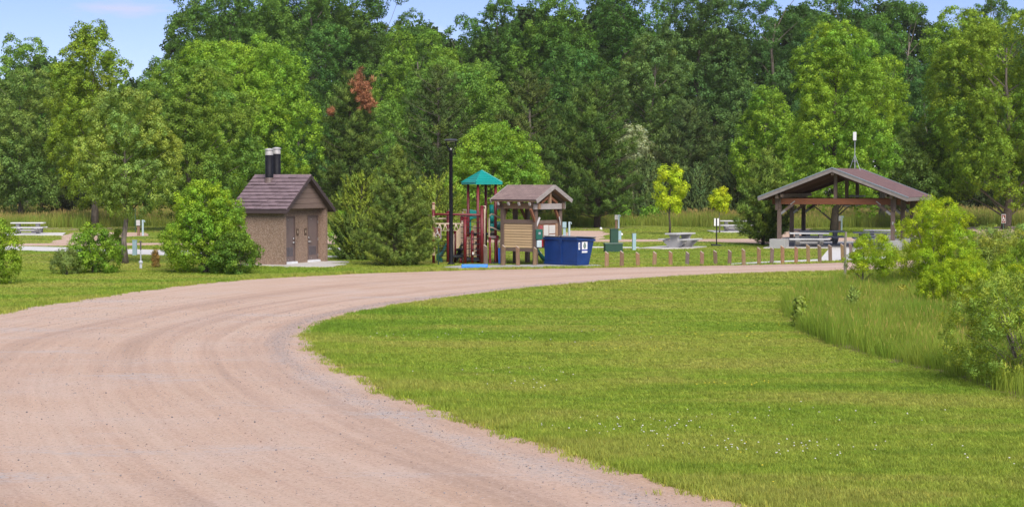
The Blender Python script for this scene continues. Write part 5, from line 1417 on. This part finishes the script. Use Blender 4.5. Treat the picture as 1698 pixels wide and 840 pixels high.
# ---- picnic tables ---------------------------------------------------------
def picnic_table(label, b, rz, L=2.05, mat=None, broad=False):
    r = thing('picnic_table', label, 'picnic table', b, rz, 'concrete picnic tables')
    mat = mat or M_CONC_GREY; tm = M_TABLE_TOP
    m = MB(); m.box((0, 0, 0.735), (L, 0.76, 0.075)); m.build('table_top', tm, r, bevel=0.012)
    for s in (-1, 1):
        m = MB(); m.box((0, s * 0.66, 0.435), (L + 0.06, 0.28, 0.07)); m.build('bench_seat', tm, r, bevel=0.012)
    for s in (-1, 1):
        x = s * L * 0.30
        if broad:
            pr_ = [(-0.30, 0), (0.30, 0), (0.36, 0.05), (0.78, 0.40), (0.50, 0.40), (0.26, 0.36), (0.22, 0.50), (0.34, 0.70), (-0.34, 0.70), (-0.22, 0.50), (-0.26, 0.36), (-0.50, 0.40), (-0.78, 0.40), (-0.36, 0.05)]
            tk = 0.15
        else:
            pr_ = [(-0.20, 0), (0.20, 0), (0.20, 0.06), (0.72, 0.30), (0.78, 0.40), (0.52, 0.40), (0.20, 0.30), (0.15, 0.40), (0.30, 0.70), (-0.30, 0.70), (-0.15, 0.40), (-0.20, 0.30), (-0.52, 0.40), (-0.78, 0.40), (-0.72, 0.30), (-0.20, 0.06)]
            tk = 0.22
        m = MB(); m.prism(pr_, 0, x - tk / 2, x + tk / 2); m.build('leg', mat, r)
    m = MB(); m.box((0, 0, 0.24), (L * 0.6 - 0.2, 0.10, 0.14)); m.build('stretcher', mat, r)
    return r
M_TABLE_TOP = concrete_mat('table_concrete', (0.47, 0.455, 0.46), 0.1)
M_TABLE_WHITE = concrete_mat('pale_table_concrete', (0.60, 0.585, 0.58), 0.08)
def gz(px, py, z=0.0):
    g = G(px, py); g.z = z; return g
picnic_table('lone concrete picnic table with broad trapezoid legs on the open lawn pad', gz(1128, 410.6, 0.03), math.radians(52), 1.9, M_CONC_GREY, True)
M_TABLE_TOP = M_TABLE_WHITE
picnic_table('white topped picnic table at the far left by the gravel spur', gz(47, 388.2, 0.03), math.radians(3), 2.2)
picnic_table('far picnic table under the pavilion pine boughs, right of the back-turned sign', gz(1221, 384.0, 0.03), math.radians(-2), 2.4)
M_TABLE_TOP = concrete_mat('grey_table_concrete', (0.62, 0.61, 0.62), 0.1)
picnic_table('front left picnic table under the pavilion roof, pale edged', gz(1341, 410.6, 0.05), math.radians(-6), 2.1)
picnic_table('second picnic table under the pavilion, behind the pale edged one', gz(1362, 406.6, 0.05), math.radians(-4), 2.5)
picnic_table('picnic table in the right half of the pavilion, partly behind the bright shrub', gz(1447, 409.4, 0.05), math.radians(-8), 2.1)
picnic_table('back right picnic table of the pavilion, mostly hidden behind the right one', gz(1466, 404.6, 0.05), math.radians(-8), 2.3)
for px, py, lab in ((53.5, 386.8, 'dark steel fire ring behind the far left picnic table'), (1218, 383.2, 'dark steel fire ring behind the far right picnic table')):
    b = gz(px, py, 0.03); b.y += 1.2
    r = thing('fire_ring', lab, 'fire ring', b, 0, 'steel fire rings at the camp pads')
    m = MB(); n = 24
    m.lathe([(0.40, 0), (0.40, 0.32), (0.375, 0.32), (0.375, 0.01)], n); m.build('ring', paint('ring_steel', (0.105, 0.095, 0.125), 0.7, 0.25, 5, dirt=(0.13, 0.10, 0.10)), r)
    m = MB(); m.box((0.02, -0.41, 0.23), (0.06, 0.03, 0.05)); m.build('latch', M_WHITE, r)
    m = MB(); m.bar((-0.40, 0.05, 0.335), (0.40, 0.05, 0.335), 0.02, 0.012)
    for k in range(7): m.bar((-0.36 + 0.12 * k, -0.15, 0.34), (-0.36 + 0.12 * k, 0.25, 0.34), 0.015, 0.015)
    m.build('grill_grate', M_BLACK, r)

# ---- pavilion ---------------------------------------------------------------
def pavilion():
    b = G(1292, 411.5); b.z = 0.055
    r = thing('picnic_pavilion', 'open timber picnic pavilion with a low maroon shingled gable roof', 'pavilion', b, math.radians(-24))
    W, LD = 6.05, 5.2; ys = (0, 2.6, 5.2)
    M_POST = wood('pavilion_post', (0.185, 0.130, 0.108), (0.095, 0.066, 0.056), 2)
    M_BEAM = wood('pavilion_beam', (0.235, 0.090, 0.045), (0.125, 0.045, 0.025), 0)
    M_BEAM_Y = wood('pavilion_purlin', (0.28, 0.20, 0.16), (0.16, 0.11, 0.085), 1)
    M_DKWOOD = wood('pavilion_ceiling', (0.130, 0.062, 0.042), (0.075, 0.035, 0.026), 1)
    M_PLATE = paint('steel_plate', (0.30, 0.29, 0.29), 0.5, 0.15, 6, metal=0.3)
    x0 = W / 2; half = W / 2 + 0.93; ze, zr = 2.60, 4.12; y0, y1 = -0.8, LD + 0.8
    sl = (zr - ze) / half
    for y in ys:
        for x in (0, W):
            m = MB(); m.box((x, y, 0.20), (0.85, 0.85, 0.50)); m.build('footing', M_CONC_GREY, r, bevel=0.015)
            m = MB(); m.box((x, y, 1.5), (0.20, 0.20, 2.15)); m.build('post', M_POST, r, bevel=0.01)
            d = 1 if x == 0 else -1
            for o in (-0.115, 0.115):
                m = MB(); m.box((x, y + o, 2.40), (0.20, 0.02, 0.55)); m.build('post_strap', M_POST, r)
            m = MB(); m.bar((x + d * 0.06, y, 1.80), (x + d * 0.78, y, 2.33), 0.12, 0.14); kb = m.build('knee_brace', M_POST, r)
            m = MB(); m.bar((x + d * 0.10, y - 0.075, 1.80), (x + d * 0.34, y - 0.075, 1.98), 0.012, 0.12); m.build('brace_plate', M_PLATE, kb)
            m = MB(); m.bar((x + d * 0.62, y - 0.088, 2.30), (x + d * 0.86, y - 0.088, 2.48), 0.012, 0.05); m.build('brace_plate', M_PLATE, kb)
            # forked head holding the purlin
            m = MB(); m.bar((x - d * 0.10, y - 0.13, 2.0), (x - d * 0.12 , y - 0.13, 2.74), 0.10, 0.16, up=(1, 0, 0)); m.build('head_block', M_POST, r)
        m = MB(); m.box((x0, y, 2.46), (W + 0.75, 0.16, 0.31)); m.build('tie_beam', M_BEAM, r, bevel=0.01)
        m = MB(); m.box((x0, y, 3.27), (0.17, 0.17, 1.32)); m.build('king_post', M_POST, r)
        for s in (-1, 1):
            m = MB(); m.bar((x0 + s * (half - 0.35), y, ze + 0.02), (x0 + s * 0.08, y, zr - 0.22), 0.14, 0.18); m.build('principal_rafter', M_DKWOOD, r)
    for x in (0, W):
        m = MB(); m.box((x, LD / 2, 2.735), (0.15, LD + 1.2, 0.22)); m.build('purlin', M_BEAM_Y, r)
        m = MB(); m.box((x + (0.26 if x == 0 else -0.26), LD / 2, 2.78), (0.10, LD + 1.2, 0.16)); m.build('purlin', M_BEAM_Y, r)
    m = MB(); m.box((x0, LD / 2, zr - 0.14), (0.14, LD + 1.5, 0.24)); m.build('ridge_beam', M_BEAM_Y, r)
    roof = roof_slope('roof', [(x0 + half, y1, ze + .06), (x0 + half, y0, ze + .06), (x0, y0, zr + .06), (x0, y1, zr + .06)], 0.05, M_ASPH2, r)
    roof_slope('roof_slope', [(x0 - half, y0, ze + .06), (x0 - half, y1, ze + .06), (x0, y1, zr + .06), (x0, y0, zr + .06)], 0.05, M_ASPH2, roof)
    # boarded ceiling, boards one by one
    nb = 18
    for s in (-1, 1):
        for k in range(nb):
            f0, f1 = k / nb, (k + 1) / nb - 0.004
            a = [(x0 + s * half * (1 - f0), ze + (zr - ze) * f0), (x0 + s * half * (1 - f1), ze + (zr - ze) * f1)]
            m = MB(); m.prism([(a[0][0], a[0][1] + .0), (a[1][0], a[1][1] + .0), (a[1][0], a[1][1] + .05), (a[0][0], a[0][1] + .05)], 1, y0 + .01, y1 - .01)
            m.build('ceiling_board', M_DKWOOD, roof)
        for k in range(12):
            y = y0 + 0.25 + k * (y1 - y0 - 0.5) / 11
            m = MB(); m.bar((x0 + s * (half - 0.04), y, ze - 0.05), (x0 + s * 0.06, y, zr - 0.06), 0.06, 0.10); m.build('rafter', M_DKWOOD, r)
    M_FASC = paint('grey_fascia', (0.215, 0.182, 0.17), 0.7, 0.14, 5, stretch=(1, 1, 1)); M_DRIP = paint('drip_edge', (0.20, 0.235, 0.27), 0.4, 0.08, 5)
    for s in (-1, 1):
        for y in (y0 - 0.025, y1 + 0.025):
            m = MB(); m.bar((x0 + s * (half + 0.02), y, ze - 0.02), (x0 + s * 0.004, y, zr - 0.005), 0.05, 0.20); fb = m.build('fascia', M_FASC, roof)
            m = MB(); m.bar((x0 + s * (half + 0.02), y - 0.005, ze + 0.10), (x0 + s * 0.004, y - 0.005, zr + 0.115), 0.085, 0.05); m.build('drip_edge', M_DRIP, fb)
    ne = 22
    for s in (-1, 1):
        for k in range(ne):
            ya = y0 + (y1 - y0) * k / ne; yb = y0 + (y1 - y0) * (k + 1) / ne - 0.01
            m = MB(); m.box((x0 + s * (half + 0.03), (ya + yb) / 2, ze + 0.0), (0.05, yb - ya, 0.17 + 0.012 * (k % 2))); m.build('eave_board', M_FASC, roof)
    for y in (1.9, 4.6):
        m = MB(); m.lathe([(0.05, 0), (0.20, -0.06), (0.20, -0.10), (0.05, -0.13)], 14, (x0 + 0.2, y, 2.305)); m.build('ceiling_lamp', paint('lamp_grey', (0.35, 0.34, 0.33), 0.5, 0.05, 4), r)
    m = MB(); m.box((x0 + 0.3, 3.6, 2.72), (0.9, 0.5, 0.10)); m.build('junction_tray', M_PLATE, r)
    m = MB(); m.box((W + 0.02, -0.115, 1.35), (0.09, 0.03, 0.16)); m.build('outlet', M_PLATE, r)
    return r, x0, zr
pav, px0, pzr = pavilion()
# the antenna stands on the ridge
_R = Matrix.Rotation(math.radians(-24), 3, 'Z')
ab = Vector(pav.location) + _R @ Vector((px0, 4.5, pzr + 0.10))
r = thing('wifi_antenna', 'white box antenna on a thin tripod mast on the pavilion ridge', 'antenna', ab, math.radians(-24))
M_MAST = paint('mast_grey', (0.35, 0.37, 0.40), 0.5, 0.1, 6, metal=0.3)
m = MB(); m.tube([(0, 0, -0.02), (0, 0, 1.75)], 0.021, 8); m.build('mast', M_MAST, r)
for a, z in ((0, 0.0), (math.pi, 0.0), (math.pi / 2, 0)):
    dx, dy = 0.32 * math.cos(a), 0.32 * math.sin(a)
    m = MB(); m.tube([(0, 0, 0.78), (dx, dy, -0.02 - abs(dx) * 0.36)], 0.013, 6); m.build('leg', M_MAST, r)
m = MB(); m.tube([(0.15 * math.cos(k * .785), 0.15 * math.sin(k * .785), 0.40) for k in range(9)], 0.014, 5, cap=False); m.build('brace_ring', M_MAST, r)
m = MB(); m.box((0, -0.06, 1.78), (0.175, 0.10, 0.47)); m.build('box', M_WHITE, r, bevel=0.02)

# ---- playground ---------------------------------------------------------------
def playground():
    b = Vector((at(785, 300, 74.6).x, 74.6, 0))
    r = thing('playground_structure', 'maroon and tan playground climber with a teal roof and teal slides', 'playground', b)
    MA = paint('maroon_enamel', (0.145, 0.010, 0.016), 0.4, 0.08, 4); TN = paint('tan_plastic', (0.50, 0.36, 0.235), 0.55, 0.07, 4); TN2 = paint('tan_pipe', (0.56, 0.45, 0.33), 0.5, 0.06, 4)
    TE = paint('teal_plastic', (0.006, 0.270, 0.235), 0.4, 0.08, 3); TED = paint('dark_teal_plastic', (0.006, 0.125, 0.10), 0.4, 0.08, 3); BK = paint('black_deck', (0.016, 0.017, 0.022), 0.7, 0.15, 8); BL = paint('blue_plastic', (0.012, 0.12, 0.47), 0.45, 0.08, 4)
    def P(px, py, d):
        return at(px, py, d) - b
    def post(px, yt, d, rad=0.065, mat=MA, cap=True):
        p = P(px, yt, d); m = MB()
        m.tube([(p.x, p.y, -0.1), (p.x, p.y, p.z)], rad, 12)
        o = m.build('post', mat, r, True)
        if cap:
            c = MB(); c.lathe([(rad * 1.15, -0.03), (rad * 1.15, 0.02), (rad * 0.6, 0.06)], 12, (p.x, p.y, p.z)); c.build('post_cap', mat, o)
        return p
    # four tall posts under the roof
    cx, cy, hs, a0 = P(799, 300, 74.6).x, 0.0, 0.60, math.radians(30)
    cor = []
    for k in range(4):
        a = a0 + math.pi / 4 + k * math.pi / 2
        cor.append((cx + hs * math.cos(a) * 1.05, cy + hs * math.sin(a) * 1.05))
    for (x, y) in cor:
        m = MB(); m.tube([(x, y, -0.1), (x, y, 3.48)], 0.062, 12); m.build('post', MA, r, True)
    Rm = 0.94
    rc = [(cx + Rm * math.cos(a0 + math.pi / 4 + k * math.pi / 2), cy + Rm * math.sin(a0 + math.pi / 4 + k * math.pi / 2)) for k in range(4)]
    ze, zt = 3.47, 4.06
    m = MB(); m.add([(x, y, ze - 0.02) for x, y in rc] + [(x, y, ze + 0.07) for x, y in rc] + [(cx, cy, zt)], [(3, 2, 1, 0)] + [(k, (k + 1) % 4, 4 + (k + 1) % 4, 4 + k) for k in range(4)] + [(4 + k, 4 + (k + 1) % 4, 8) for k in range(4)])
    roof = m.build('roof', TE, r)
    # moulded tile courses and hip ridges on the canopy
    tl = MB()
    for k in range(4):
        A, B = Vector((*rc[k], ze + 0.07)), Vector((*rc[(k + 1) % 4], ze + 0.07)); T = Vector((cx, cy, zt))
        nrm = (B - A).cross(T - A).normalized()
        nrow = 7
        for i in range(nrow):
            f0, f1 = i / nrow, (i + 0.92) / nrow
            L = (B - A).length * (1 - f0); nt_ = max(1, int(round(L / 0.16)))
            for j in range(nt_):
                g0 = (j + 0.06) / nt_; g1 = (j + 0.94) / nt_
                a_, b2, c2, d2 = (A.lerp(B, g0).lerp(T, f0), A.lerp(B, g1).lerp(T, f0), A.lerp(B, g1).lerp(T, f1), A.lerp(B, g0).lerp(T, f1))
                h = 0.016
                tl.add([a_ + nrm * 0.002, b2 + nrm * 0.002, c2 + nrm * 0.002, d2 + nrm * 0.002, a_ + nrm * h, b2 + nrm * h, c2 + nrm * 0.004, d2 + nrm * 0.004], [(4, 5, 6, 7), (0, 1, 5, 4), (1, 2, 6, 5), (3, 0, 4, 7)])
    t_ = tl.build('roof_tiles', TE, roof); t_['kind'] = 'stuff'
    for k in range(4):
        h = MB(); h.tube([(*rc[k], ze + 0.075), (cx, cy, zt + 0.01)], 0.028, 6); h.build('hip_rib', TE, roof)
    # decks and steps
    dk = MB(); dk.prism([(cx + 0.62 * math.cos(a0 + math.pi / 4 + k * math.pi / 2), cy + 0.62 * math.sin(a0 + math.pi / 4 + k * math.pi / 2)) for k in range(4)], 2, 1.22, 1.30); dk.build('deck', BK, r)
    for px, py, d, w, dp, h in ((761.5, 424.5, 74.2, 0.60, 0.6, 0.09), (783, 429.5, 74.0, 0.62, 0.6, 0.16), (765, 413, 74.8, 0.42, 0.34, 0.09), (768, 406, 75.1, 0.40, 0.30, 0.09), (771, 399, 75.3, 0.4, 0.3, 0.09)):
        p = P(px, py, d); m = MB(); m.box((p.x, p.y, p.z), (w, dp, h)); m.build('step', BK, r, bevel=0.015)
    p0, p1 = P(756, 431, 74.5), P(771, 400, 75.0)
    m = MB(); m.bar((p0.x, p0.y + .3, p0.z), (p1.x, p1.y + .2, p1.z), 0.06, 0.2); m.build('stair_stringer', BK, r)
    for px, yt, d in ((743, 352, 74.4), (754.5, 384, 74.6), (765.5, 360, 75.3), (771, 361, 73.6), (783, 384, 73.6), (793, 358, 75.1), (764.2, 426, 74.0), (796.3, 392, 73.9), (718.8, 338, 73.9)):
        post(px, yt, d, 0.062 if px not in (743, 771) else 0.075)
    post(799, 343, 73.4, 0.075)
    # tan sleeve blocks along the leftmost post and the vertical tan pipes
    p = P(718.8, 340, 73.9)
    for z in (0.35, 1.05, 1.75, 2.35):
        m = MB(); m.tube([(p.x, p.y, z), (p.x, p.y, z + 0.32)], 0.07, 10); m.build('sleeve', TN, r)
    for px, yt, yb, d, rr in ((745.5, 346, 436, 74.6, 0.035), (752.5, 388, 430, 74.5, 0.035), (766.5, 366, 434, 75.0, 0.04), (800.5, 344, 400, 73.9, 0.03), (803.8, 346, 420, 73.9, 0.03)):
        a_, c_ = P(px, yt, d), P(px, yb, d); m = MB(); m.tube([a_, c_], rr, 8); m.build('tan_pipe', TN2, r, True)
    # overhead bars
    m = MB(); m.tube([P(719, 355, 73.9), P(743, 355.2, 74.2), P(799, 356.4, 73.4)], 0.05, 10); m.build('overhead_beam', MA, r, True)
    m = MB(); m.tube([P(719, 362.5, 74.4), P(742, 362.5, 74.9)], 0.036, 8); m.build('cross_bar', TN2, r, True)
    for o in (0.0, 0.85):
        lad = MB(); lad.tube([P(716, 371, 74.0 + o), P(768, 371, 74.2 + o)], 0.036, 8); lad.build('ladder_rail', TN2, r, True)
    for k, px in enumerate((719, 729, 738, 747, 756, 764)):
        tr = MB(); a_ = P(px, 371, 74.0); c_ = P(px, 371, 74.9)
        q = [a_, a_ + Vector((0.10, 0.05, -0.30)), (a_ + c_) / 2 + Vector((0.16, 0, -0.30)), c_ + Vector((0.10, -0.05, -0.30)), c_]
        tr.tube(q, 0.024, 6); tr.build('trapeze_handle', TN2, r, True)
        h2 = MB(); h2.tube([a_ + Vector((0.10, 0.05, -0.30)), a_ + Vector((-0.09, 0.05, -0.30)), a_], 0.02, 6); h2.build('trapeze_handle', TN2, r, True)
    # rung climbers
    for px0_, px1_, d, ys_ in ((726, 744, 74.5, range(391, 436, 8)), (745, 765, 74.7, range(391, 420, 8)), (764, 783, 73.6, range(358, 437, 9)), (783, 799, 73.5, range(359, 437, 9))):
        for y in ys_:
            m = MB(); m.tube([P(px0_, y, d), P((px0_ + px1_) / 2, y + 0.8, d), P(px1_, y, d)], 0.018, 6); m.build('rung', BK, r)
    # tan panels
    def panel(name, pts, d, th, mat):
        q = [P(x, y, d) for x, y in pts]
        m = MB(); m.prism([(v.x, v.z) for v in q], 1, q[0].y - th / 2, q[0].y + th / 2); return m.build(name, mat, r, bevel=0.006)
    panel('stair_panel', [(756.5, 384), (758, 382), (766.5, 372), (768, 374), (768, 398), (760, 411.5), (756.5, 412)], 73.9, 0.05, TN)
    for k in range(5):
        f = k / 4; m = MB(); m.tube([P(758.5 + 8 * f, 383.5 - 9 * f, 73.86), P(758.5 + 8 * f, 409 - 11 * f, 73.86)], 0.014, 5); m.build('panel_rib', TN2, r)
    for x0_, x1_ in ((773.5, 777.2), (778.6, 782), ):
        panel('play_panel', [(x0_, 393), (x1_, 393), (x1_, 425.5), (x0_, 424)], 73.9, 0.04, TN)
    panel('play_panel', [(773.5, 393), (782, 393), (782, 396.5), (773.5, 396.5)], 73.86, 0.05, TN)
    panel('play_panel', [(785.5, 391.5), (794.5, 391.5), (794.5, 425), (785.5, 425)], 74.0, 0.04, TN)
    for px, py, w, h in ((789.2, 402, .06, .10), (789.6, 411, .05, .09), (789.2, 418, .06, .08)):
        p = P(px, py, 73.96); m = MB(); m.box((p.x, p.y - 0.03, p.z), (w, 0.02, h)); m.build('panel_cutout', BK, r)
    panel('play_panel', [(783.5, 378), (786, 373.5), (789, 372.5), (790, 378), (790, 391.5), (783.5, 391.5)], 74.6, 0.05, TN)
    panel('play_panel', [(795.2, 365), (797.8, 365), (797.8, 392), (795.2, 392)], 74.0, 0.05, TN)
    panel('play_panel', [(800.3, 365), (804, 365), (804, 403), (800.3, 403)], 74.4, 0.05, TN)
    panel('play_panel', [(799, 403), (803.5, 403), (803.5, 436), (800.5, 436)], 74.2, 0.05, TN)
    for px, yt, yb, w, d in ((770.5, 348, 372, 6.5, 75.4), (803, 342, 362, 4.0, 74.0)):
        a_ = P(px - w / 2, yb, d); c_ = P(px - w / 2, yt + 3, d); e_ = P(px, yt, d); g_ = P(px + w / 2, yt + 3, d); h_ = P(px + w / 2, yb, d)
        m = MB(); m.tube([a_, c_, (c_ + e_) / 2 + Vector((-.01, 0, .05)), e_, (e_ + g_) / 2 + Vector((.01, 0, .05)), g_, h_], 0.032, 8); m.build('grab_loop', TN2, r, True)
    # upper slide entrance hood and its chute
    hd = MB()
    q = [(778.2, 347), (783, 347.6), (792, 349.5), (793.6, 352), (793.4, 359), (791, 361.8), (786, 362), (781, 363.5), (779, 366)]
    v = [P(x, y, 75.2) for x, y in q]; hd.prism([(p.x, p.z) for p in v], 1, v[0].y - 0.3, v[0].y + 0.25); hd.build('slide_hood', TE, r, bevel=0.03)
    for x0_, x1_ in ((778.2, 781.2), (790.4, 793)):
        panel('slide_entrance', [(x0_, 361), (x1_, 361), (x1_, 390), (x0_, 386)], 75.2, 0.35, TE)
    # low chute at the left
    ch = MB(); n_ = 7
    path = [P(742, 405, 76.2), P(738, 412, 75.8), P(734, 420.5, 75.3), P(729, 426, 74.9), P(724, 427.5, 74.5)]
    secs = []
    for p in path:
        secs.append([p + Vector((0.0, -0.24, 0.17)), p + Vector((0, -0.21, 0.0)), p + Vector((0, -0.1, -0.06)), p + Vector((0, 0.1, -0.06)), p + Vector((0, .21, 0.0)), p + Vector((0, .24, .17)), p + Vector((0, .27, .17)), p + Vector((0, .25, -.05)), p + Vector((0, .1, -.12)), p + Vector((0, -.1, -.12)), p + Vector((0, -.25, -.05)), p + Vector((0, -.27, .17))])
    ns_ = 12; vs = [q for s in secs for q in s]; fs = [tuple(range(ns_)), tuple(range(len(vs) - 1, len(vs) - ns_ - 1, -1))]
    for i in range(len(secs) - 1):
        for k in range(ns_): fs.append((i * ns_ + k, i * ns_ + (k + 1) % ns_, (i + 1) * ns_ + (k + 1) % ns_, (i + 1) * ns_ + k))
    ch.add(vs, fs); ch.build('slide_chute', TED, r, True)
    sl = MB(); a_ = P(730, 428, 74.8); sl.tube([a_, Vector((a_.x + 0.05, a_.y, -0.05))], 0.09, 8); sl.build('slide_foot', TED, r)
    # right side: hand rails, teal chute, springer, blue panel
    rl = MB(); rl.tube([P(811.5, 436, 73.9), P(811, 362, 73.9), P(812, 357, 73.9), P(815.5, 354.5, 73.9), P(820, 356.5, 74), P(833, 363.5, 74.3)], 0.036, 8); rl.build('hand_rail', TN2, r, True)
    rl = MB(); rl.tube([P(812, 376.5, 73.9), P(816, 377, 73.9), P(833, 385.5, 74.3)], 0.032, 8); rl.build('hand_rail', TN2, r, True)
    panel('play_panel', [(809.5, 365), (812.5, 365), (812.5, 393), (809.5, 393)], 73.9, 0.04, TN)
    panel('play_panel', [(809.5, 391), (825, 391), (825, 394.5), (809.5, 394.5)], 74.0, 0.04, paint('mauve_panel', (0.30, 0.22, 0.22), 0.6, 0.08, 4))
    for k in range(3):
        m = MB(); m.tube([P(814.8 + 0.2 * k, 340 + 14 * k, 75.2), P(815.8 + 0.2 * k, 354 + 14 * k, 75.1)], 0.10, 10); m.build('slide_entrance', TE, r, True)
    panel('slide_hood', [(821.5, 342), (826, 338), (828.5, 340), (828.5, 345), (822, 350)], 75.4, 0.4, TE)
    m = MB(); m.tube([P(822, 374, 75.6), P(828, 374.5, 75.9), P(834, 377, 76.2), P(840, 384, 76.6), P(848, 396, 77)], 0.20, 12); m.build('tube_slide', TED, r, True)
    for px, yt, d in ((812.5, 395, 73.7), (825, 392, 73.9)):
        post(px, yt, d, 0.055)
    for px in (815.4, 827.5):
        m = MB(); m.tube([P(px - 1.6, 410, 73.7), P(px - 1.4, 399, 73.7), P(px, 397, 73.7), P(px + 1.8, 399.5, 73.7), P(px + 2, 418, 73.7)], 0.026, 6); m.build('grab_loop', TN2, r, True)
    pts = [(810.8, 436), (811.3, 424), (810.2, 418), (811.4, 409), (814.0, 409), (815.2, 418), (814.0, 424), (814.6, 436)]
    panel('spring_rider', pts, 73.6, 0.12, MA)
    panel('spring_rider', [(820.4, 434), (820.6, 396), (822.8, 396), (822.8, 434)], 73.8, 0.10, MA)
    panel('rider_base', [(812, 434.6), (826, 434.6), (826, 437.2), (812, 437.2)], 73.7, 0.3, BK)
    panel('blue_panel', [(826, 411), (830.5, 411), (830.5, 437), (826.8, 437.5), (826, 424)], 73.4, 0.14, BL)
    panel('white_notice', [(783, 417.5), (785.6, 417.5), (785.6, 422), (783, 422)], 73.3, 0.02, paint('notice_white', (0.6, 0.58, 0.56), 0.6, 0.05, 5))
    # low green slide end showing between the kiosk and the dumpster
playground()
b = G(897, 437.5)
def low_slide():
    r = thing('toddler_slide', 'low dark green slide end between the kiosk and the dumpster', 'slide', Vector((at(884, 300, 75.5).x, 75.5, 0)))
    TED = _mats['dark_teal_plastic']; TN2 = _mats['tan_pipe']
    P = lambda x, y, d: at(x, y, d) - Vector(r.location)
    secs = []
    for p in (P(889, 417, 76), P(893, 418.5, 75.8), P(897, 425, 75.6), P(903, 431.5, 75.4), P(910, 434, 75.2)):
        secs.append([p + Vector((0, -.28, .16)), p + Vector((0, -.24, -.03)), p + Vector((0, .24, -.03)), p + Vector((0, .28, .16)), p + Vector((0, .33, .16)), p + Vector((0, .29, -.11)), p + Vector((0, -.29, -.11)), p + Vector((0, -.33, .16))])
    n = 8; vs = [q for s in secs for q in s]; fs = [tuple(range(n)), tuple(range(len(vs) - 1, len(vs) - n - 1, -1))]
    for i in range(len(secs) - 1):
        for k in range(n): fs.append((i * n + k, i * n + (k + 1) % n, (i + 1) * n + (k + 1) % n, (i + 1) * n + k))
    m = MB(); m.add(vs, fs); m.build('chute', TED, r, True)
    for o in (-0.36, 0.36):
        m = MB(); q = [P(892, 423, 75.8), P(892, 418.5, 75.8), P(896, 417.5, 75.8), P(897.5, 419, 75.8), P(897, 425, 75.8), P(900, 428, 75.7), P(904, 428, 75.6)]
        m.tube([v + Vector((0, o, 0)) for v in q], 0.024, 6); m.build('hand_rail', TN2, r, True)
    for px in (891, 906):
        p = P(px, 430, 75.6); m = MB(); m.tube([(p.x, p.y, -0.05), (p.x, p.y, P(px, 421 if px < 900 else 433, 75.6).z)], 0.045, 8); m.build('support_post', TED, r)
low_slide()

# ---- thin summer air: one even box of haze round the whole place
hm = bpy.data.materials.new('thin_haze'); hm.use_nodes = True
hn = hm.node_tree; hn.nodes.clear()
ho = hn.nodes.new('ShaderNodeOutputMaterial'); hv = hn.nodes.new('ShaderNodeVolumePrincipled')
hv.inputs['Density'].default_value = 0.00010
hv.inputs['Color'].default_value = (1.0, 0.98, 0.94, 1)
hn.links.new(hv.outputs[0], ho.inputs['Volume'])
m = MB(); m.box((0, 200, 16.5), (900, 620, 35)); hz = m.build('haze', hm); hz['kind'] = 'stuff'
